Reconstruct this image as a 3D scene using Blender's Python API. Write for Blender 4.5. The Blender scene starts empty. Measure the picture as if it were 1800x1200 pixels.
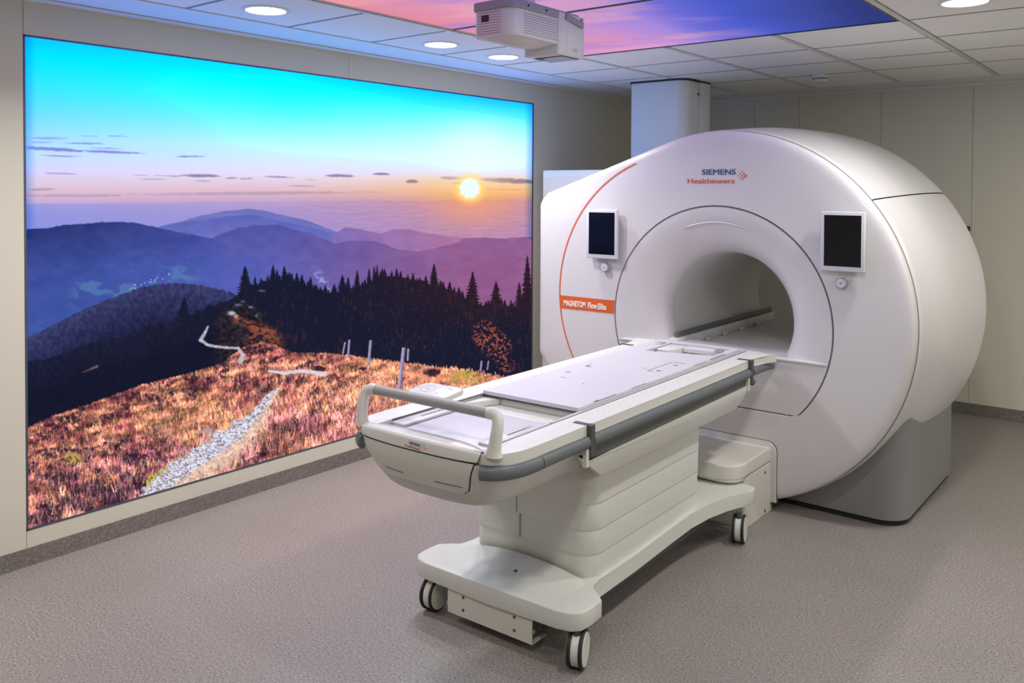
import bpy, bmesh, math, random
import numpy as np
from mathutils import Matrix, Vector

random.seed(7)
RNG = np.random.default_rng(11)
SC = bpy.context.scene
COL = SC.collection

# ------------------------------------------------------------------ camera
FPX, CXP, CYP = 1509.552, 900.0, 365.959          # for an 1800 x 1200 frame
YAW, PITCH, ROLL = math.radians(38.54486), math.radians(1.2342), math.radians(-0.28553)
CAM_Z = 1.62
fw = Vector((-math.sin(YAW)*math.cos(PITCH), math.cos(YAW)*math.cos(PITCH), -math.sin(PITCH)))
rt = Vector((math.cos(YAW), math.sin(YAW), 0))
dn = fw.cross(rt)
r2 = rt*math.cos(ROLL) + dn*math.sin(ROLL)
d2 = -rt*math.sin(ROLL) + dn*math.cos(ROLL)
cam = bpy.data.cameras.new('camera')
cam.sensor_width = 36.0
cam.lens = FPX*36.0/1800.0
cam.shift_y = -(600.0-CYP)/1800.0
cam.clip_start = 0.05
camo = bpy.data.objects.new('camera', cam)
COL.objects.link(camo)
m = Matrix.Identity(4)
for i in range(3):
    m[i][0], m[i][1], m[i][2] = r2[i], -d2[i], -fw[i]
m[2][3] = CAM_Z
camo.matrix_world = m
SC.camera = camo

# ------------------------------------------------------------------ world, exposure
SC.view_settings.view_transform = 'Standard'
SC.view_settings.look = 'None'
SC.view_settings.exposure = 0.0
SC.view_settings.gamma = 1.0
SC.view_settings.use_curve_mapping = False
SC.cycles.use_denoising = True
SC.cycles.max_bounces = 8
SC.cycles.diffuse_bounces = 5
SC.cycles.caustics_reflective = False
SC.cycles.caustics_refractive = False
SC.cycles.sample_clamp_indirect = 4.0
W = bpy.data.worlds.new('world')
SC.world = W
W.use_nodes = True
W.node_tree.nodes['Background'].inputs[0].default_value = (0.5, 0.52, 0.55, 1)
W.node_tree.nodes['Background'].inputs[1].default_value = 0.02

MURAL_GAIN = 1.0
SKY_GAIN = 1.0
LAMP_W = 14.0

# ------------------------------------------------------------------ helpers
def lin(c):
    c = np.asarray(c, float)/255.0
    return np.where(c <= 0.04045, c/12.92, ((c+0.055)/1.055)**2.4)

def tag(o, label=None, cat=None, group=None, kind=None):
    if label: o['label'] = label
    if cat: o['category'] = cat
    if group: o['group'] = group
    if kind: o['kind'] = kind
    return o

def empty(name, loc=(0, 0, 0), rz=0.0):
    o = bpy.data.objects.new(name, None)
    COL.objects.link(o)
    o.location = loc
    o.rotation_euler = (0, 0, rz)
    o.empty_display_size = 0.1
    return o

def link(name, me, mat=None, parent=None, smooth=None):
    if mat is not None:
        me.materials.append(mat)
    if smooth is not None:
        for p in me.polygons: p.use_smooth = True
        if smooth < 180:
            me.set_sharp_from_angle(angle=math.radians(smooth))
    o = bpy.data.objects.new(name, me)
    COL.objects.link(o)
    if parent is not None:
        o.parent = parent
    return o

def mesh_of(bm, name):
    bmesh.ops.recalc_face_normals(bm, faces=bm.faces[:])
    me = bpy.data.meshes.new(name)
    bm.to_mesh(me); bm.free()
    return me

def obj(name, bm, mat=None, parent=None, smooth=30):
    return link(name, mesh_of(bm, name), mat, parent, smooth)

def add_box(bm, x0, x1, y0, y1, z0, z1, bev=0.0, seg=2):
    vs = [bm.verts.new((x, y, z)) for x in (x0, x1) for y in (y0, y1) for z in (z0, z1)]
    q = [(0, 1, 3, 2), (4, 6, 7, 5), (0, 4, 5, 1), (2, 3, 7, 6), (0, 2, 6, 4), (1, 5, 7, 3)]
    fs = [bm.faces.new([vs[i] for i in f]) for f in q]
    if bev > 0:
        es = list({e for f in fs for e in f.edges})
        bmesh.ops.bevel(bm, geom=es, offset=bev, segments=seg, profile=0.5, affect='EDGES')
    return bm

def box(name, x0, x1, y0, y1, z0, z1, mat, parent=None, bev=0.0, seg=2):
    bm = bmesh.new()
    add_box(bm, x0, x1, y0, y1, z0, z1, bev, seg)
    return obj(name, bm, mat, parent)

def add_prism(bm, pts, z0, z1, bev=0.0, seg=3, axis='z', bevbot=True):
    """closed outline pts (2-D) extruded; axis z: (x,y)->z ; axis y: (x,z) along y"""
    def P(p, h):
        return (p[0], p[1], h) if axis == 'z' else (p[0], h, p[1])
    a = [bm.verts.new(P(p, z0)) for p in pts]
    b = [bm.verts.new(P(p, z1)) for p in pts]
    n = len(pts)
    fa = bm.faces.new(a[::-1]); fb = bm.faces.new(b)
    for i in range(n):
        bm.faces.new((a[i], a[(i+1) % n], b[(i+1) % n], b[i]))
    if bev > 0:
        es = list(fb.edges) + (list(fa.edges) if bevbot else [])
        bmesh.ops.bevel(bm, geom=es, offset=bev, segments=seg, profile=0.5, affect='EDGES')
    return bm

def prism(name, pts, z0, z1, mat, parent=None, bev=0.0, seg=3, axis='z', bevbot=True, smooth=30):
    bm = bmesh.new()
    add_prism(bm, pts, z0, z1, bev, seg, axis, bevbot)
    return obj(name, bm, mat, parent, smooth)

def round_poly(pts, radii, seg=6):
    """round the corners of a closed polygon"""
    out = []
    n = len(pts)
    for i in range(n):
        p = Vector(pts[i]); a = Vector(pts[i-1]); b = Vector(pts[(i+1) % n])
        r = radii[i] if isinstance(radii, (list, tuple)) else radii
        if r <= 0:
            out.append(tuple(p)); continue
        u = (a-p).normalized(); v = (b-p).normalized()
        ang = u.angle(v)
        t = min(r/math.tan(ang/2), 0.49*(a-p).length, 0.49*(b-p).length)
        rr = t*math.tan(ang/2)
        c = p + (u+v).normalized()*(rr/math.sin(ang/2))
        p0 = p+u*t; p1 = p+v*t
        a0 = math.atan2(p0.y-c.y, p0.x-c.x); a1 = math.atan2(p1.y-c.y, p1.x-c.x)
        d = (a1-a0+math.pi) % (2*math.pi)-math.pi
        for k in range(seg+1):
            t_ = a0+d*k/seg
            out.append((c.x+rr*math.cos(t_), c.y+rr*math.sin(t_)))
    return out

def add_tube(bm, path, ru, rv=None, n=16, closed_ends=True, up=(0, 0, 1), radii=None):
    """sweep an ellipse (ru across, rv along up) along a path"""
    rv = rv or ru
    path = [Vector(p) for p in path]
    up = Vector(up)
    rings = []
    for i, p in enumerate(path):
        t = (path[min(i+1, len(path)-1)]-path[max(i-1, 0)]).normalized()
        s = t.cross(up)
        if s.length < 1e-4: s = t.cross(Vector((0, 1, 0)))
        s.normalize(); w = s.cross(t).normalized()
        k = radii[i] if radii else 1.0
        rings.append([bm.verts.new(p+s*(ru*k*math.cos(2*math.pi*j/n))+w*(rv*k*math.sin(2*math.pi*j/n))) for j in range(n)])
    for a, b in zip(rings, rings[1:]):
        for j in range(n):
            bm.faces.new((a[j], a[(j+1) % n], b[(j+1) % n], b[j]))
    if closed_ends:
        bm.faces.new(rings[0][::-1]); bm.faces.new(rings[-1])
    return bm

def add_revolve_y(bm, prof, cx, cz, a0=0.0, a1=2*math.pi, n=96, zmin=None):
    """profile [(r, y)] revolved about the y axis through (cx, cz)"""
    full = abs(a1-a0-2*math.pi) < 1e-6
    m_ = n if full else n+1
    grid = []
    for r, y in prof:
        row = []
        for j in range(m_):
            a = a0+(a1-a0)*j/n
            z = cz+r*math.sin(a)
            if zmin is not None: z = max(z, zmin)
            row.append(bm.verts.new((cx+r*math.cos(a), y, z)))
        grid.append(row)
    for a, b in zip(grid, grid[1:]):
        for j in range(n):
            k = (j+1) % m_
            try: bm.faces.new((a[j], a[k], b[k], b[j]))
            except ValueError: pass
    return grid

def add_disc_cyl(bm, c, axis, r, h, n=24, bev=0.0):
    """cylinder centred at c along axis"""
    axis = Vector(axis).normalized()
    s = axis.cross(Vector((0, 0, 1)))
    if s.length < 1e-4: s = Vector((1, 0, 0))
    s.normalize(); w = axis.cross(s)
    c = Vector(c)
    prof = [(r, -h/2), (r, h/2)] if bev <= 0 else [(r-bev, -h/2), (r, -h/2+bev), (r, h/2-bev), (r-bev, h/2)]
    rings = [[bm.verts.new(c+axis*d+s*(q*math.cos(2*math.pi*j/n))+w*(q*math.sin(2*math.pi*j/n))) for j in range(n)] for q, d in prof]
    for a, b in zip(rings, rings[1:]):
        for j in range(n):
            bm.faces.new((a[j], a[(j+1) % n], b[(j+1) % n], b[j]))
    bm.faces.new(rings[0][::-1]); bm.faces.new(rings[-1])
    return bm

def text_obj(name, body, size, mat, parent, matrix, width=None, bold=0.0, align='LEFT', heavy=0.0):
    cu = bpy.data.curves.new(name, 'FONT')
    cu.body = body; cu.size = size; cu.extrude = 0.0004; cu.offset = bold; cu.align_x = align
    cu.resolution_u = 3
    t = bpy.data.objects.new(name, cu)
    COL.objects.link(t)
    dg = bpy.context.evaluated_depsgraph_get()
    me = bpy.data.meshes.new_from_object(t.evaluated_get(dg))
    bpy.data.objects.remove(t); bpy.data.curves.remove(cu)
    if width:
        xs = [v.co.x for v in me.vertices]
        k = width/(max(xs)-min(xs)); x0 = min(xs)
        for v in me.vertices: v.co.x = (v.co.x-x0)*k
    if heavy:
        bm = bmesh.new(); bm.from_mesh(me)
        g = bmesh.ops.duplicate(bm, geom=bm.verts[:]+bm.edges[:]+bm.faces[:])
        vs = [v for v in g['geom'] if isinstance(v, bmesh.types.BMVert)]
        bmesh.ops.translate(bm, verts=vs, vec=(heavy, heavy*0.4, 0.0001))
        bm.to_mesh(me); bm.free()
    me.materials.clear()
    o = link(name, me, mat, parent)
    o.matrix_local = matrix
    return o

def face_matrix(origin, xdir, ydir):
    x = Vector(xdir).normalized(); y = Vector(ydir).normalized(); z = x.cross(y)
    mm = Matrix.Identity(4)
    for i in range(3):
        mm[i][0], mm[i][1], mm[i][2], mm[i][3] = x[i], y[i], z[i], origin[i]
    return mm

# ------------------------------------------------------------------ materials
def mat_plain(name, rgb, rough=0.45, spec=0.5, metal=0.0, var=0.02, scale=40.0, bump=0.0, coat=0.0):
    """principled with a faint procedural tone variation"""
    mt = bpy.data.materials.new(name); mt.use_nodes = True
    nt = mt.node_tree; b = nt.nodes['Principled BSDF']
    c = lin(rgb)
    tc = nt.nodes.new('ShaderNodeTexCoord')
    nz = nt.nodes.new('ShaderNodeTexNoise'); nz.inputs['Scale'].default_value = scale
    nz.inputs['Detail'].default_value = 3
    mx = nt.nodes.new('ShaderNodeMix'); mx.data_type = 'RGBA'
    mx.inputs[6].default_value = (*(c*(1-var)), 1); mx.inputs[7].default_value = (*np.minimum(c*(1+var), 1), 1)
    nt.links.new(tc.outputs['Object'], nz.inputs['Vector'])
    nt.links.new(nz.outputs['Fac'], mx.inputs[0])
    nt.links.new(mx.outputs[2], b.inputs['Base Color'])
    b.inputs['Roughness'].default_value = rough
    b.inputs['Specular IOR Level'].default_value = spec
    b.inputs['Metallic'].default_value = metal
    b.inputs['Coat Weight'].default_value = coat
    if bump > 0:
        bp = nt.nodes.new('ShaderNodeBump'); bp.inputs['Strength'].default_value = bump
        bp.inputs['Distance'].default_value = 0.002
        nt.links.new(nz.outputs['Fac'], bp.inputs['Height'])
        nt.links.new(bp.outputs['Normal'], b.inputs['Normal'])
    return mt

def mat_vinyl(name, dark, mid, light, rough=0.42):
    """speckled sheet vinyl"""
    mt = bpy.data.materials.new(name); mt.use_nodes = True
    nt = mt.node_tree; b = nt.nodes['Principled BSDF']
    tc = nt.nodes.new('ShaderNodeTexCoord')
    n1 = nt.nodes.new('ShaderNodeTexNoise'); n1.inputs['Scale'].default_value = 120; n1.inputs['Detail'].default_value = 4; n1.inputs['Roughness'].default_value = 0.75
    rp = nt.nodes.new('ShaderNodeValToRGB')
    e = rp.color_ramp.elements
    e[0].position = 0.36; e[0].color = (*lin(dark), 1)
    e[1].position = 0.64; e[1].color = (*lin(light), 1)
    e2 = e.new(0.46); e2.color = (*lin(mid), 1)
    e3 = e.new(0.56); e3.color = (*lin(mid), 1)
    n2 = nt.nodes.new('ShaderNodeTexNoise'); n2.inputs['Scale'].default_value = 2.2; n2.inputs['Detail'].default_value = 2
    mx = nt.nodes.new('ShaderNodeMix'); mx.data_type = 'RGBA'; mx.blend_type = 'MULTIPLY'
    rp2 = nt.nodes.new('ShaderNodeValToRGB')
    rp2.color_ramp.elements[0].position = 0.3; rp2.color_ramp.elements[0].color = (0.93, 0.93, 0.93, 1)
    rp2.color_ramp.elements[1].position = 0.7; rp2.color_ramp.elements[1].color = (1, 1, 1, 1)
    mx.inputs[0].default_value = 1.0
    L = nt.links.new
    L(tc.outputs['Object'], n1.inputs['Vector']); L(tc.outputs['Object'], n2.inputs['Vector'])
    L(n1.outputs['Fac'], rp.inputs['Fac']); L(n2.outputs['Fac'], rp2.inputs['Fac'])
    L(rp.outputs['Color'], mx.inputs[6]); L(rp2.outputs['Color'], mx.inputs[7])
    L(mx.outputs[2], b.inputs['Base Color'])
    b.inputs['Roughness'].default_value = rough
    b.inputs['Specular IOR Level'].default_value = 0.4
    return mt

def mat_attr_emit(name, gain=1.0):
    """backlit print: emission from the printed colours"""
    mt = bpy.data.materials.new(name); mt.use_nodes = True
    nt = mt.node_tree
    for n in list(nt.nodes):
        if n.type != 'OUTPUT_MATERIAL': nt.nodes.remove(n)
    at = nt.nodes.new('ShaderNodeAttribute'); at.attribute_name = 'print'
    em = nt.nodes.new('ShaderNodeEmission'); em.inputs['Strength'].default_value = gain
    nt.links.new(at.outputs['Color'], em.inputs['Color'])
    nt.links.new(em.outputs[0], nt.nodes['Material Output'].inputs['Surface'])
    return mt

def mat_emit(name, rgb, strength):
    mt = bpy.data.materials.new(name); mt.use_nodes = True
    b = mt.node_tree.nodes['Principled BSDF']
    b.inputs['Base Color'].default_value = (0.9, 0.9, 0.9, 1)
    b.inputs['Emission Color'].default_value = (*lin(rgb), 1)
    b.inputs['Emission Strength'].default_value = strength
    return mt

M = {}
M['wall'] = mat_plain('wall_laminate', (216, 213, 197), rough=0.55, var=0.015, scale=120, bump=0.05)
M['joint'] = mat_plain('dark_joint', (70, 68, 60), rough=0.8)
M['ceil'] = mat_plain('ceiling_tile_white', (238, 238, 235), rough=0.8, var=0.02, scale=160, bump=0.08)
M['ceil_trim'] = mat_plain('ceiling_trim_white', (226, 226, 222), rough=0.6)
M['jointshade'] = mat_plain('tile_joint_shade_grey', (128, 130, 128), rough=0.6)
M['gapdark'] = mat_plain('shadow_gap_grey', (70, 76, 84), rough=0.8)
M['runner'] = mat_plain('ceiling_runner_white', (205, 205, 200), rough=0.5)
M['floor'] = mat_vinyl('floor_vinyl', (86, 81, 77), (140, 133, 129), (182, 175, 170))
M['skirt'] = mat_vinyl('skirting_vinyl', (84, 78, 75), (128, 120, 116), (158, 150, 146), rough=0.5)
M['white'] = mat_plain('scanner_white', (212, 209, 211), rough=0.33, var=0.006, scale=12, coat=0.1)
M['white2'] = mat_plain('table_white', (210, 210, 204), rough=0.4, var=0.008, scale=14)
M['white3'] = mat_plain('warm_white_plastic', (210, 208, 200), rough=0.42, var=0.008, scale=14)
M['top'] = mat_plain('tabletop_laminate', (200, 196, 204), rough=0.4, var=0.01, scale=30)
M['bore'] = mat_plain('bore_liner', (222, 222, 218), rough=0.35, var=0.01)
M['grey'] = mat_plain('pedestal_grey', (128, 129, 130), rough=0.42, var=0.015, scale=20)
M['rail'] = mat_plain('rail_grey', (98, 104, 107), rough=0.4, var=0.02)
M['midgrey'] = mat_plain('mid_grey_plastic', (150, 152, 148), rough=0.45)
M['recshade'] = mat_plain('recess_shade_grey', (84, 86, 83), rough=0.5)
M['darkgrey'] = mat_plain('dark_grey_plastic', (72, 76, 80), rough=0.5)
M['black'] = mat_plain('black_rubber', (30, 31, 33), rough=0.55)
M['seam'] = mat_plain('seam_dark', (105, 100, 98), rough=0.8)
M['seamdark'] = mat_plain('seam_black', (32, 32, 32), rough=0.8)
M['orange'] = mat_plain('orange_stripe', (212, 96, 44), rough=0.5)
M['oranget'] = mat_plain('orange_print', (205, 98, 62), rough=0.5)
M['bluet'] = mat_plain('petrol_print', (35, 82, 128), rough=0.5)
M['whitet'] = mat_plain('white_print', (250, 240, 230), rough=0.5)
M['screen'] = mat_plain('black_screen_glass', (10, 12, 18), rough=0.12, spec=0.5)
M['frame'] = mat_plain('frame_silver_white', (212, 212, 218), rough=0.4)
M['chrome'] = mat_plain('dial_silver', (176, 178, 186), rough=0.3, metal=0.4)
M['projw'] = mat_plain('projector_white', (214, 211, 212), rough=0.45)
M['projg'] = mat_plain('projector_grey', (150, 149, 158), rough=0.45)
M['duct'] = mat_plain('duct_white', (215, 217, 218), rough=0.45)
M['alu'] = mat_plain('mural_frame_aluminium', (90, 95, 110), rough=0.4, metal=0.5)
M['lamp'] = mat_emit('lamp_disc', (255, 253, 246), 12.0)

# ================================================================== ROOM
XL, YB, ZC = -3.885, 6.95, 2.41
XR, YF = 2.65, -1.90
box('floor', XL-0.1, XR+0.1, YF-0.1, YB+0.1, -0.1, 0.0, M['floor'])
bpy.data.objects['floor']['kind'] = 'structure'

def structure(o):
    o['kind'] = 'structure'; return o

# --- walls: a dark backing slab with laminate panels, 2 mm joints between them
SK = 0.078
def wall_left():
    w = structure(box('wall_left', XL-0.14, XL-0.018, YF-0.1, YB+0.1, 0, ZC+0.02, M['joint']))
    g = 0.0012
    rects = [(YF, -0.22, SK, ZC), (-0.22, 1.558, SK, ZC), (1.558, 3.339, 2.266, ZC), (3.339, 5.13, 2.266, ZC),
             (1.558, 5.13, SK, 0.151), (5.13, YB, SK, ZC)]
    for y0, y1, z0, z1 in rects:
        box('wall_panel', XL-0.018, XL, y0+g, y1-g, z0, z1, M['wall'], w)
    return w
WL = wall_left()
def wall_back():
    w = structure(box('wall_back', XL-0.1, XR+0.1, YB+0.018, YB+0.14, 0, ZC+0.02, M['joint']))
    xs = [XL, -3.555, -2.925, -2.547, -1.908, -1.274, -0.64, 0.0, 0.63, 1.26, 1.89, XR]
    for a, b in zip(xs, xs[1:]):
        box('wall_panel', a+0.0012, b-0.0012, YB, YB+0.018, SK, ZC, M['wall'], w)
wall_back()
def wall_right():
    w = structure(box('wall_right', XR+0.018, XR+0.14, YF-0.1, YB+0.1, 0, ZC+0.02, M['joint']))
    ys = [YF, -0.2, 1.56, 3.34, 5.13, YB]
    for a, b in zip(ys, ys[1:]):
        box('wall_panel', XR, XR+0.018, a+0.0012, b-0.0012, SK, ZC, M['wall'], w)
wall_right()
def wall_front():
    w = structure(box('wall_front', XL-0.1, XR+0.1, YF-0.14, YF-0.018, 0, ZC+0.02, M['joint']))
    xs = [XL, -2.6, -1.3, 0, 1.3, XR]
    for a, b in zip(xs, xs[1:]):
        box('wall_panel', a+0.0012, b-0.0012, YF-0.018, YF, SK, ZC, M['wall'], w)
wall_front()
structure(box('baseboard_left', XL-0.01, XL+0.006, YF, YB, 0, SK, M['skirt']))
structure(box('baseboard_back', XL, XR, YB-0.006, YB+0.01, 0, SK+0.006, M['skirt']))
structure(box('baseboard_right', XR-0.006, XR+0.01, YF, YB, 0, SK, M['skirt']))
structure(box('baseboard_front', XL, XR, YF-0.01, YF+0.006, 0, SK, M['skirt']))

# --- ceiling: runners along Y, tiles between them, a sky light box in the middle
def ceiling():
    c = structure(box('ceiling', XL-0.1, XR+0.1, YF-0.1, YB+0.1, ZC+0.035, ZC+0.12, M['joint']))
    xs = [-3.48, -2.905, -2.305, -1.69, -1.07, -0.45, 0.17, 0.79, 1.41, 2.03, XR]
    YT = 6.60
    ys = [YT]+[5.87-0.5425*k for k in range(15)]
    ys = [y for y in ys if y > YF]+[YF]
    hw = 0.016
    for x in xs[1:-1]:
        y0 = YF
        box('ceiling_runner', x-hw+0.002, x+hw-0.002, YF if x not in (-2.305, -1.69) else 4.252, YT, ZC-0.002, ZC+0.036, M['runner'], c)
        if x in (-2.305, -1.69):
            box('ceiling_runner', x-hw+0.002, x+hw-0.002, YF, 0.99, ZC-0.002, ZC+0.036, M['runner'], c)
    for a, b in zip(xs, xs[1:]):
        for y1, y0 in zip(ys, ys[1:]):
            cy = (y0+y1)/2
            if -2.95 < a < -1.1 and 0.98 < cy < 4.24: continue
            l = a+(hw+0.005 if a > -3.4 else 0.002)
            r = b-(hw+0.005 if b < XR else 0)
            box('ceiling_tile', l, r, y0+0.0085, y1-0.0085, ZC, ZC+0.034, M['ceil'], c, bev=0.002, seg=1)
            if y0 > 0.5 and y1 < 6.5: box('joint_shade_strip', l-0.004, r+0.004, y1-0.0075, y1+0.0075, ZC-0.0008, ZC+0.02, M['jointshade'], c)  # grey strips paint the shadow lines at the tile joints
    return c, ys
CEIL, TY = ceiling()
# perimeter trims
structure(box('trim_1', XL, -3.795, YF, YB, ZC-0.004, ZC+0.034, M['ceil_trim']))
structure(box('trim_2', -3.773, -3.50, YF, YB, ZC-0.002, ZC+0.034, M['ceil_trim']))
structure(box('trim_3', -3.498, -3.484, YF, YB, ZC-0.005, ZC+0.034, M['ceil_trim']))
structure(box('trim_4', -3.795, -3.773, YF, YB, ZC+0.010, ZC+0.034, M['gapdark']))
structure(box('trim_5', -3.48, XR, 6.608, 6.925, ZC-0.002, ZC+0.034, M['ceil_trim']))
structure(box('trim_6', -3.48, XR, 6.93, YB, ZC-0.022, ZC+0.034, M['ceil_trim']))

# ------------------------------------------------------------------ numpy painting tools
def vnoise(x, y, seed):
    """value noise on the integer lattice, 0..1"""
    r = np.random.default_rng(seed).random((257, 257))
    xi = np.floor(x).astype(int); yi = np.floor(y).astype(int)
    fx = x-xi; fy = y-yi
    fx = fx*fx*(3-2*fx); fy = fy*fy*(3-2*fy)
    x0 = xi % 256; x1 = (xi+1) % 256; y0 = yi % 256; y1 = (yi+1) % 256
    return (r[y0, x0]*(1-fx)+r[y0, x1]*fx)*(1-fy)+(r[y1, x0]*(1-fx)+r[y1, x1]*fx)*fy
def fbm(x, y, seed, octv=4, gain=0.5):
    s = 0; a = 1; t = 0
    for k in range(octv):
        s = s+a*vnoise(x*2**k+17*k, y*2**k+5*k, seed+k); t += a; a *= gain
    return s/t
def sstep(a, b, x):
    t = np.clip((x-a)/(b-a), 0, 1); return t*t*(3-2*t)
def blend(img, col, m):
    m = np.clip(m, 0, 1)[..., None]
    return img*(1-m)+np.asarray(col, float)*m
def stops(q, pos, cols):
    cols = np.array(cols, float)
    return np.stack([np.interp(q, pos, cols[:, k]) for k in range(3)], -1)

def print_mesh(name, verts, nx, ny, rgb_lin, mat, parent):
    """a flat print as an nx x ny vertex grid carrying its colours"""
    me = bpy.data.meshes.new(name)
    me.vertices.add(nx*ny)
    me.vertices.foreach_set('co', np.ascontiguousarray(verts, np.float32).ravel())
    i = np.arange(nx*ny).reshape(ny, nx)
    q = np.stack([i[:-1, :-1], i[:-1, 1:], i[1:, 1:], i[1:, :-1]], -1).reshape(-1, 4)
    nq = len(q)
    me.loops.add(4*nq); me.polygons.add(nq)
    me.loops.foreach_set('vertex_index', q.astype(np.int32).ravel())
    me.polygons.foreach_set('loop_start', np.arange(0, 4*nq, 4, dtype=np.int32))
    me.polygons.foreach_set('loop_total', np.full(nq, 4, np.int32))
    me.update(calc_edges=True)
    at = me.attributes.new('print', 'FLOAT_COLOR', 'POINT')
    c = np.ones((nx*ny, 4), np.float32); c[:, :3] = rgb_lin.reshape(-1, 3)
    at.data.foreach_set('color', c.ravel())
    return link(name, me, mat, parent)

# ================================================================== MURAL (backlit landscape print)
MY0, MY1, MZ0, MZ1 = 1.559, 5.128, 0.152, 2.265
def paint_mural(Y, Z):
    """sRGB picture of the print, laid out on the wall in units in which the print is 895 wide"""
    # flatten wall position -> layout units (x right 42..937, y down)
    P = np.stack([np.full_like(Y, XL), Y, Z-CAM_Z], -1)
    a = np.array([[*r2], [*d2], [*fw]])
    q = P @ a.T
    x = CXP+FPX*q[..., 0]/q[..., 2]; y = CYP+FPX*q[..., 1]/q[..., 2]
    s = np.clip((x-42)/895, 0, 1)
    ytop = 62+0.134*(x-42)
    HOR = 358-8*s
    # ---- sky
    v = (y-ytop)/(HOR-ytop)
    cl = stops(v, [0, .1, .25, .42, .58, .70, .80, .90, .965, 1.0],
               [(20, 190, 255), (0, 222, 255), (45, 226, 255), (105, 220, 255), (165, 222, 252), (200, 222, 246), (222, 216, 236), (228, 200, 216), (218, 182, 214), (200, 170, 216)])
    cc = stops(v, [0, .1, .25, .42, .58, .70, .80, .90, .965, 1.0],
               [(0, 228, 255), (0, 246, 255), (60, 248, 255), (140, 246, 255), (205, 246, 255), (226, 236, 250), (238, 222, 228), (228, 196, 204), (212, 176, 200), (196, 166, 206)])
    cr = stops(v, [0, .1, .25, .42, .58, .70, .80, .90, .965, 1.0],
               [(20, 190, 250), (60, 224, 255), (160, 246, 255), (220, 253, 255), (240, 252, 255), (240, 240, 250), (246, 214, 186), (250, 192, 140), (240, 172, 132), (216, 156, 160)])
    w1 = np.clip(s/0.52, 0, 1)[..., None]; w2 = np.clip((s-0.52)/0.40, 0, 1)[..., None]
    img = cl*(1-w1)+cc*w1
    img = img*(1-w2)+cr*w2
    # clouds: thin lens shapes
    warm = np.array([120, 110, 150])
    for cx, cy, w, h, o, sl in [(85, 243, 42, 3, .5, .01), (75, 250, 22, 2, .5, .01), (150, 252, 40, 2, .7, .02), (205, 239, 22, 1.5, .6, .03),
                                (90, 262, 70, 4.5, .85, .06), (190, 267, 75, 3.2, .8, .04), (190, 261, 32, 1.8, .6, .03), (105, 274, 48, 1.8, .7, .03),
                                (160, 239, 20, 1.5, .4, 0), (110, 305, 34, 2, .55, .02), (336, 275, 34, 2, .75, 0), (250, 308, 16, 1.5, .5, .02),
                                (355, 309, 42, 4.0, .85, .0), (300, 309, 30, 1.6, .5, .02), (408, 313, 12, 2.2, .6, 0), (435, 314, 16, 2, .55, -.02),
                                (358, 318, 18, 2, .4, 0), (270, 315, 32, 1.6, .4, 0), (490, 311, 30, 2.4, .6, .04), (600, 309, 30, 3.6, .8, .02), (672, 306, 16, 3, .8, .02),
                                (725, 319, 13, 4, .8, 0), (75, 333, 34, 3, .45, -.02), (530, 327, 26, 1.8, .45, 0), (545, 316, 16, 1.2, .4, 0),
                                (795, 313, 24, 4, .7, .0), (812, 322, 16, 2.5, .6, 0), (895, 318, 62, 6, .9, .06), (440, 340, 260, 4, .3, -.01), (130, 344, 110, 4, .3, 0), (880, 333, 60, 1.5, .3, 0)]:
        yy = (y-cy-sl*(x-cx)); e = ((x-cx)/w)**2+(yy/np.where(yy > 0, h*0.8, h))**2
        n = 0.6*(fbm(x*.12, y*.5, 301, 3)-.5)
        col = warm*(1-s[..., None]*.25)+np.array([60, 20, 0])*s[..., None]*.4
        m = (1-sstep(.2, 1.0, e+1.6*n))*o*.85
        img = img*(1-m[..., None])+col*m[..., None]
    # sun
    d = np.hypot(x-827, (y-331)*1.0)
    glow = np.exp(-(d/62)**1.3)
    img = img*(1-0.55*glow[..., None]*(y > 295)[..., None]*sstep(292, 320, y)[..., None])+np.array([255, 190, 70])*(0.55*glow*sstep(292, 320, y))[..., None]
    up = np.exp(-(np.hypot((x-835)/60, (y-270)/50))**2)*.8
    img = blend(img, (250, 255, 255), up)
    # ---- plain below the horizon
    pl = stops((y-HOR)/60, [0, .3, 1], [(158, 160, 226), (146, 152, 226), (140, 150, 228)])
    pc = stops((y-HOR)/60, [0, .3, 1], [(188, 160, 208), (172, 152, 210), (158, 146, 214)])
    pr_ = stops((y-HOR)/60, [0, .3, 1], [(212, 150, 158), (198, 146, 172), (186, 140, 180)])
    w1 = np.clip(s/.5, 0, 1)[..., None]; w2 = np.clip((s-.5)/.35, 0, 1)[..., None]
    pln = (pl*(1-w1)+pc*w1)*(1-w2)+pr_*w2
    st = (fbm(x*.05, y*.7, 330, 4)-.5)*26*sstep(.35, .7, s)
    pln = pln+st[..., None]
    far = HOR+3*(fbm(x*.02, x*0, 340, 3)-.5)
    img = np.where((y > far)[..., None], pln, img)
    below = np.exp(-(np.hypot((x-835)/75, (y-352)/44))**2)*(y > far-2)
    img = blend(img, (250, 165, 120), below*.75)
    core = 1-sstep(13, 22, d*(1+.05*np.sin(np.arctan2(y-331, x-827)*9)))
    img = blend(img, (255, 226, 120), (1-sstep(16, 34, d))*.85)
    img = blend(img, (240, 255, 255), core)
    # ---- ridges
    jag = lambda k, am, sd: am*(fbm(x*k, x*0+3.3, sd, 4)-.5)
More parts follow.
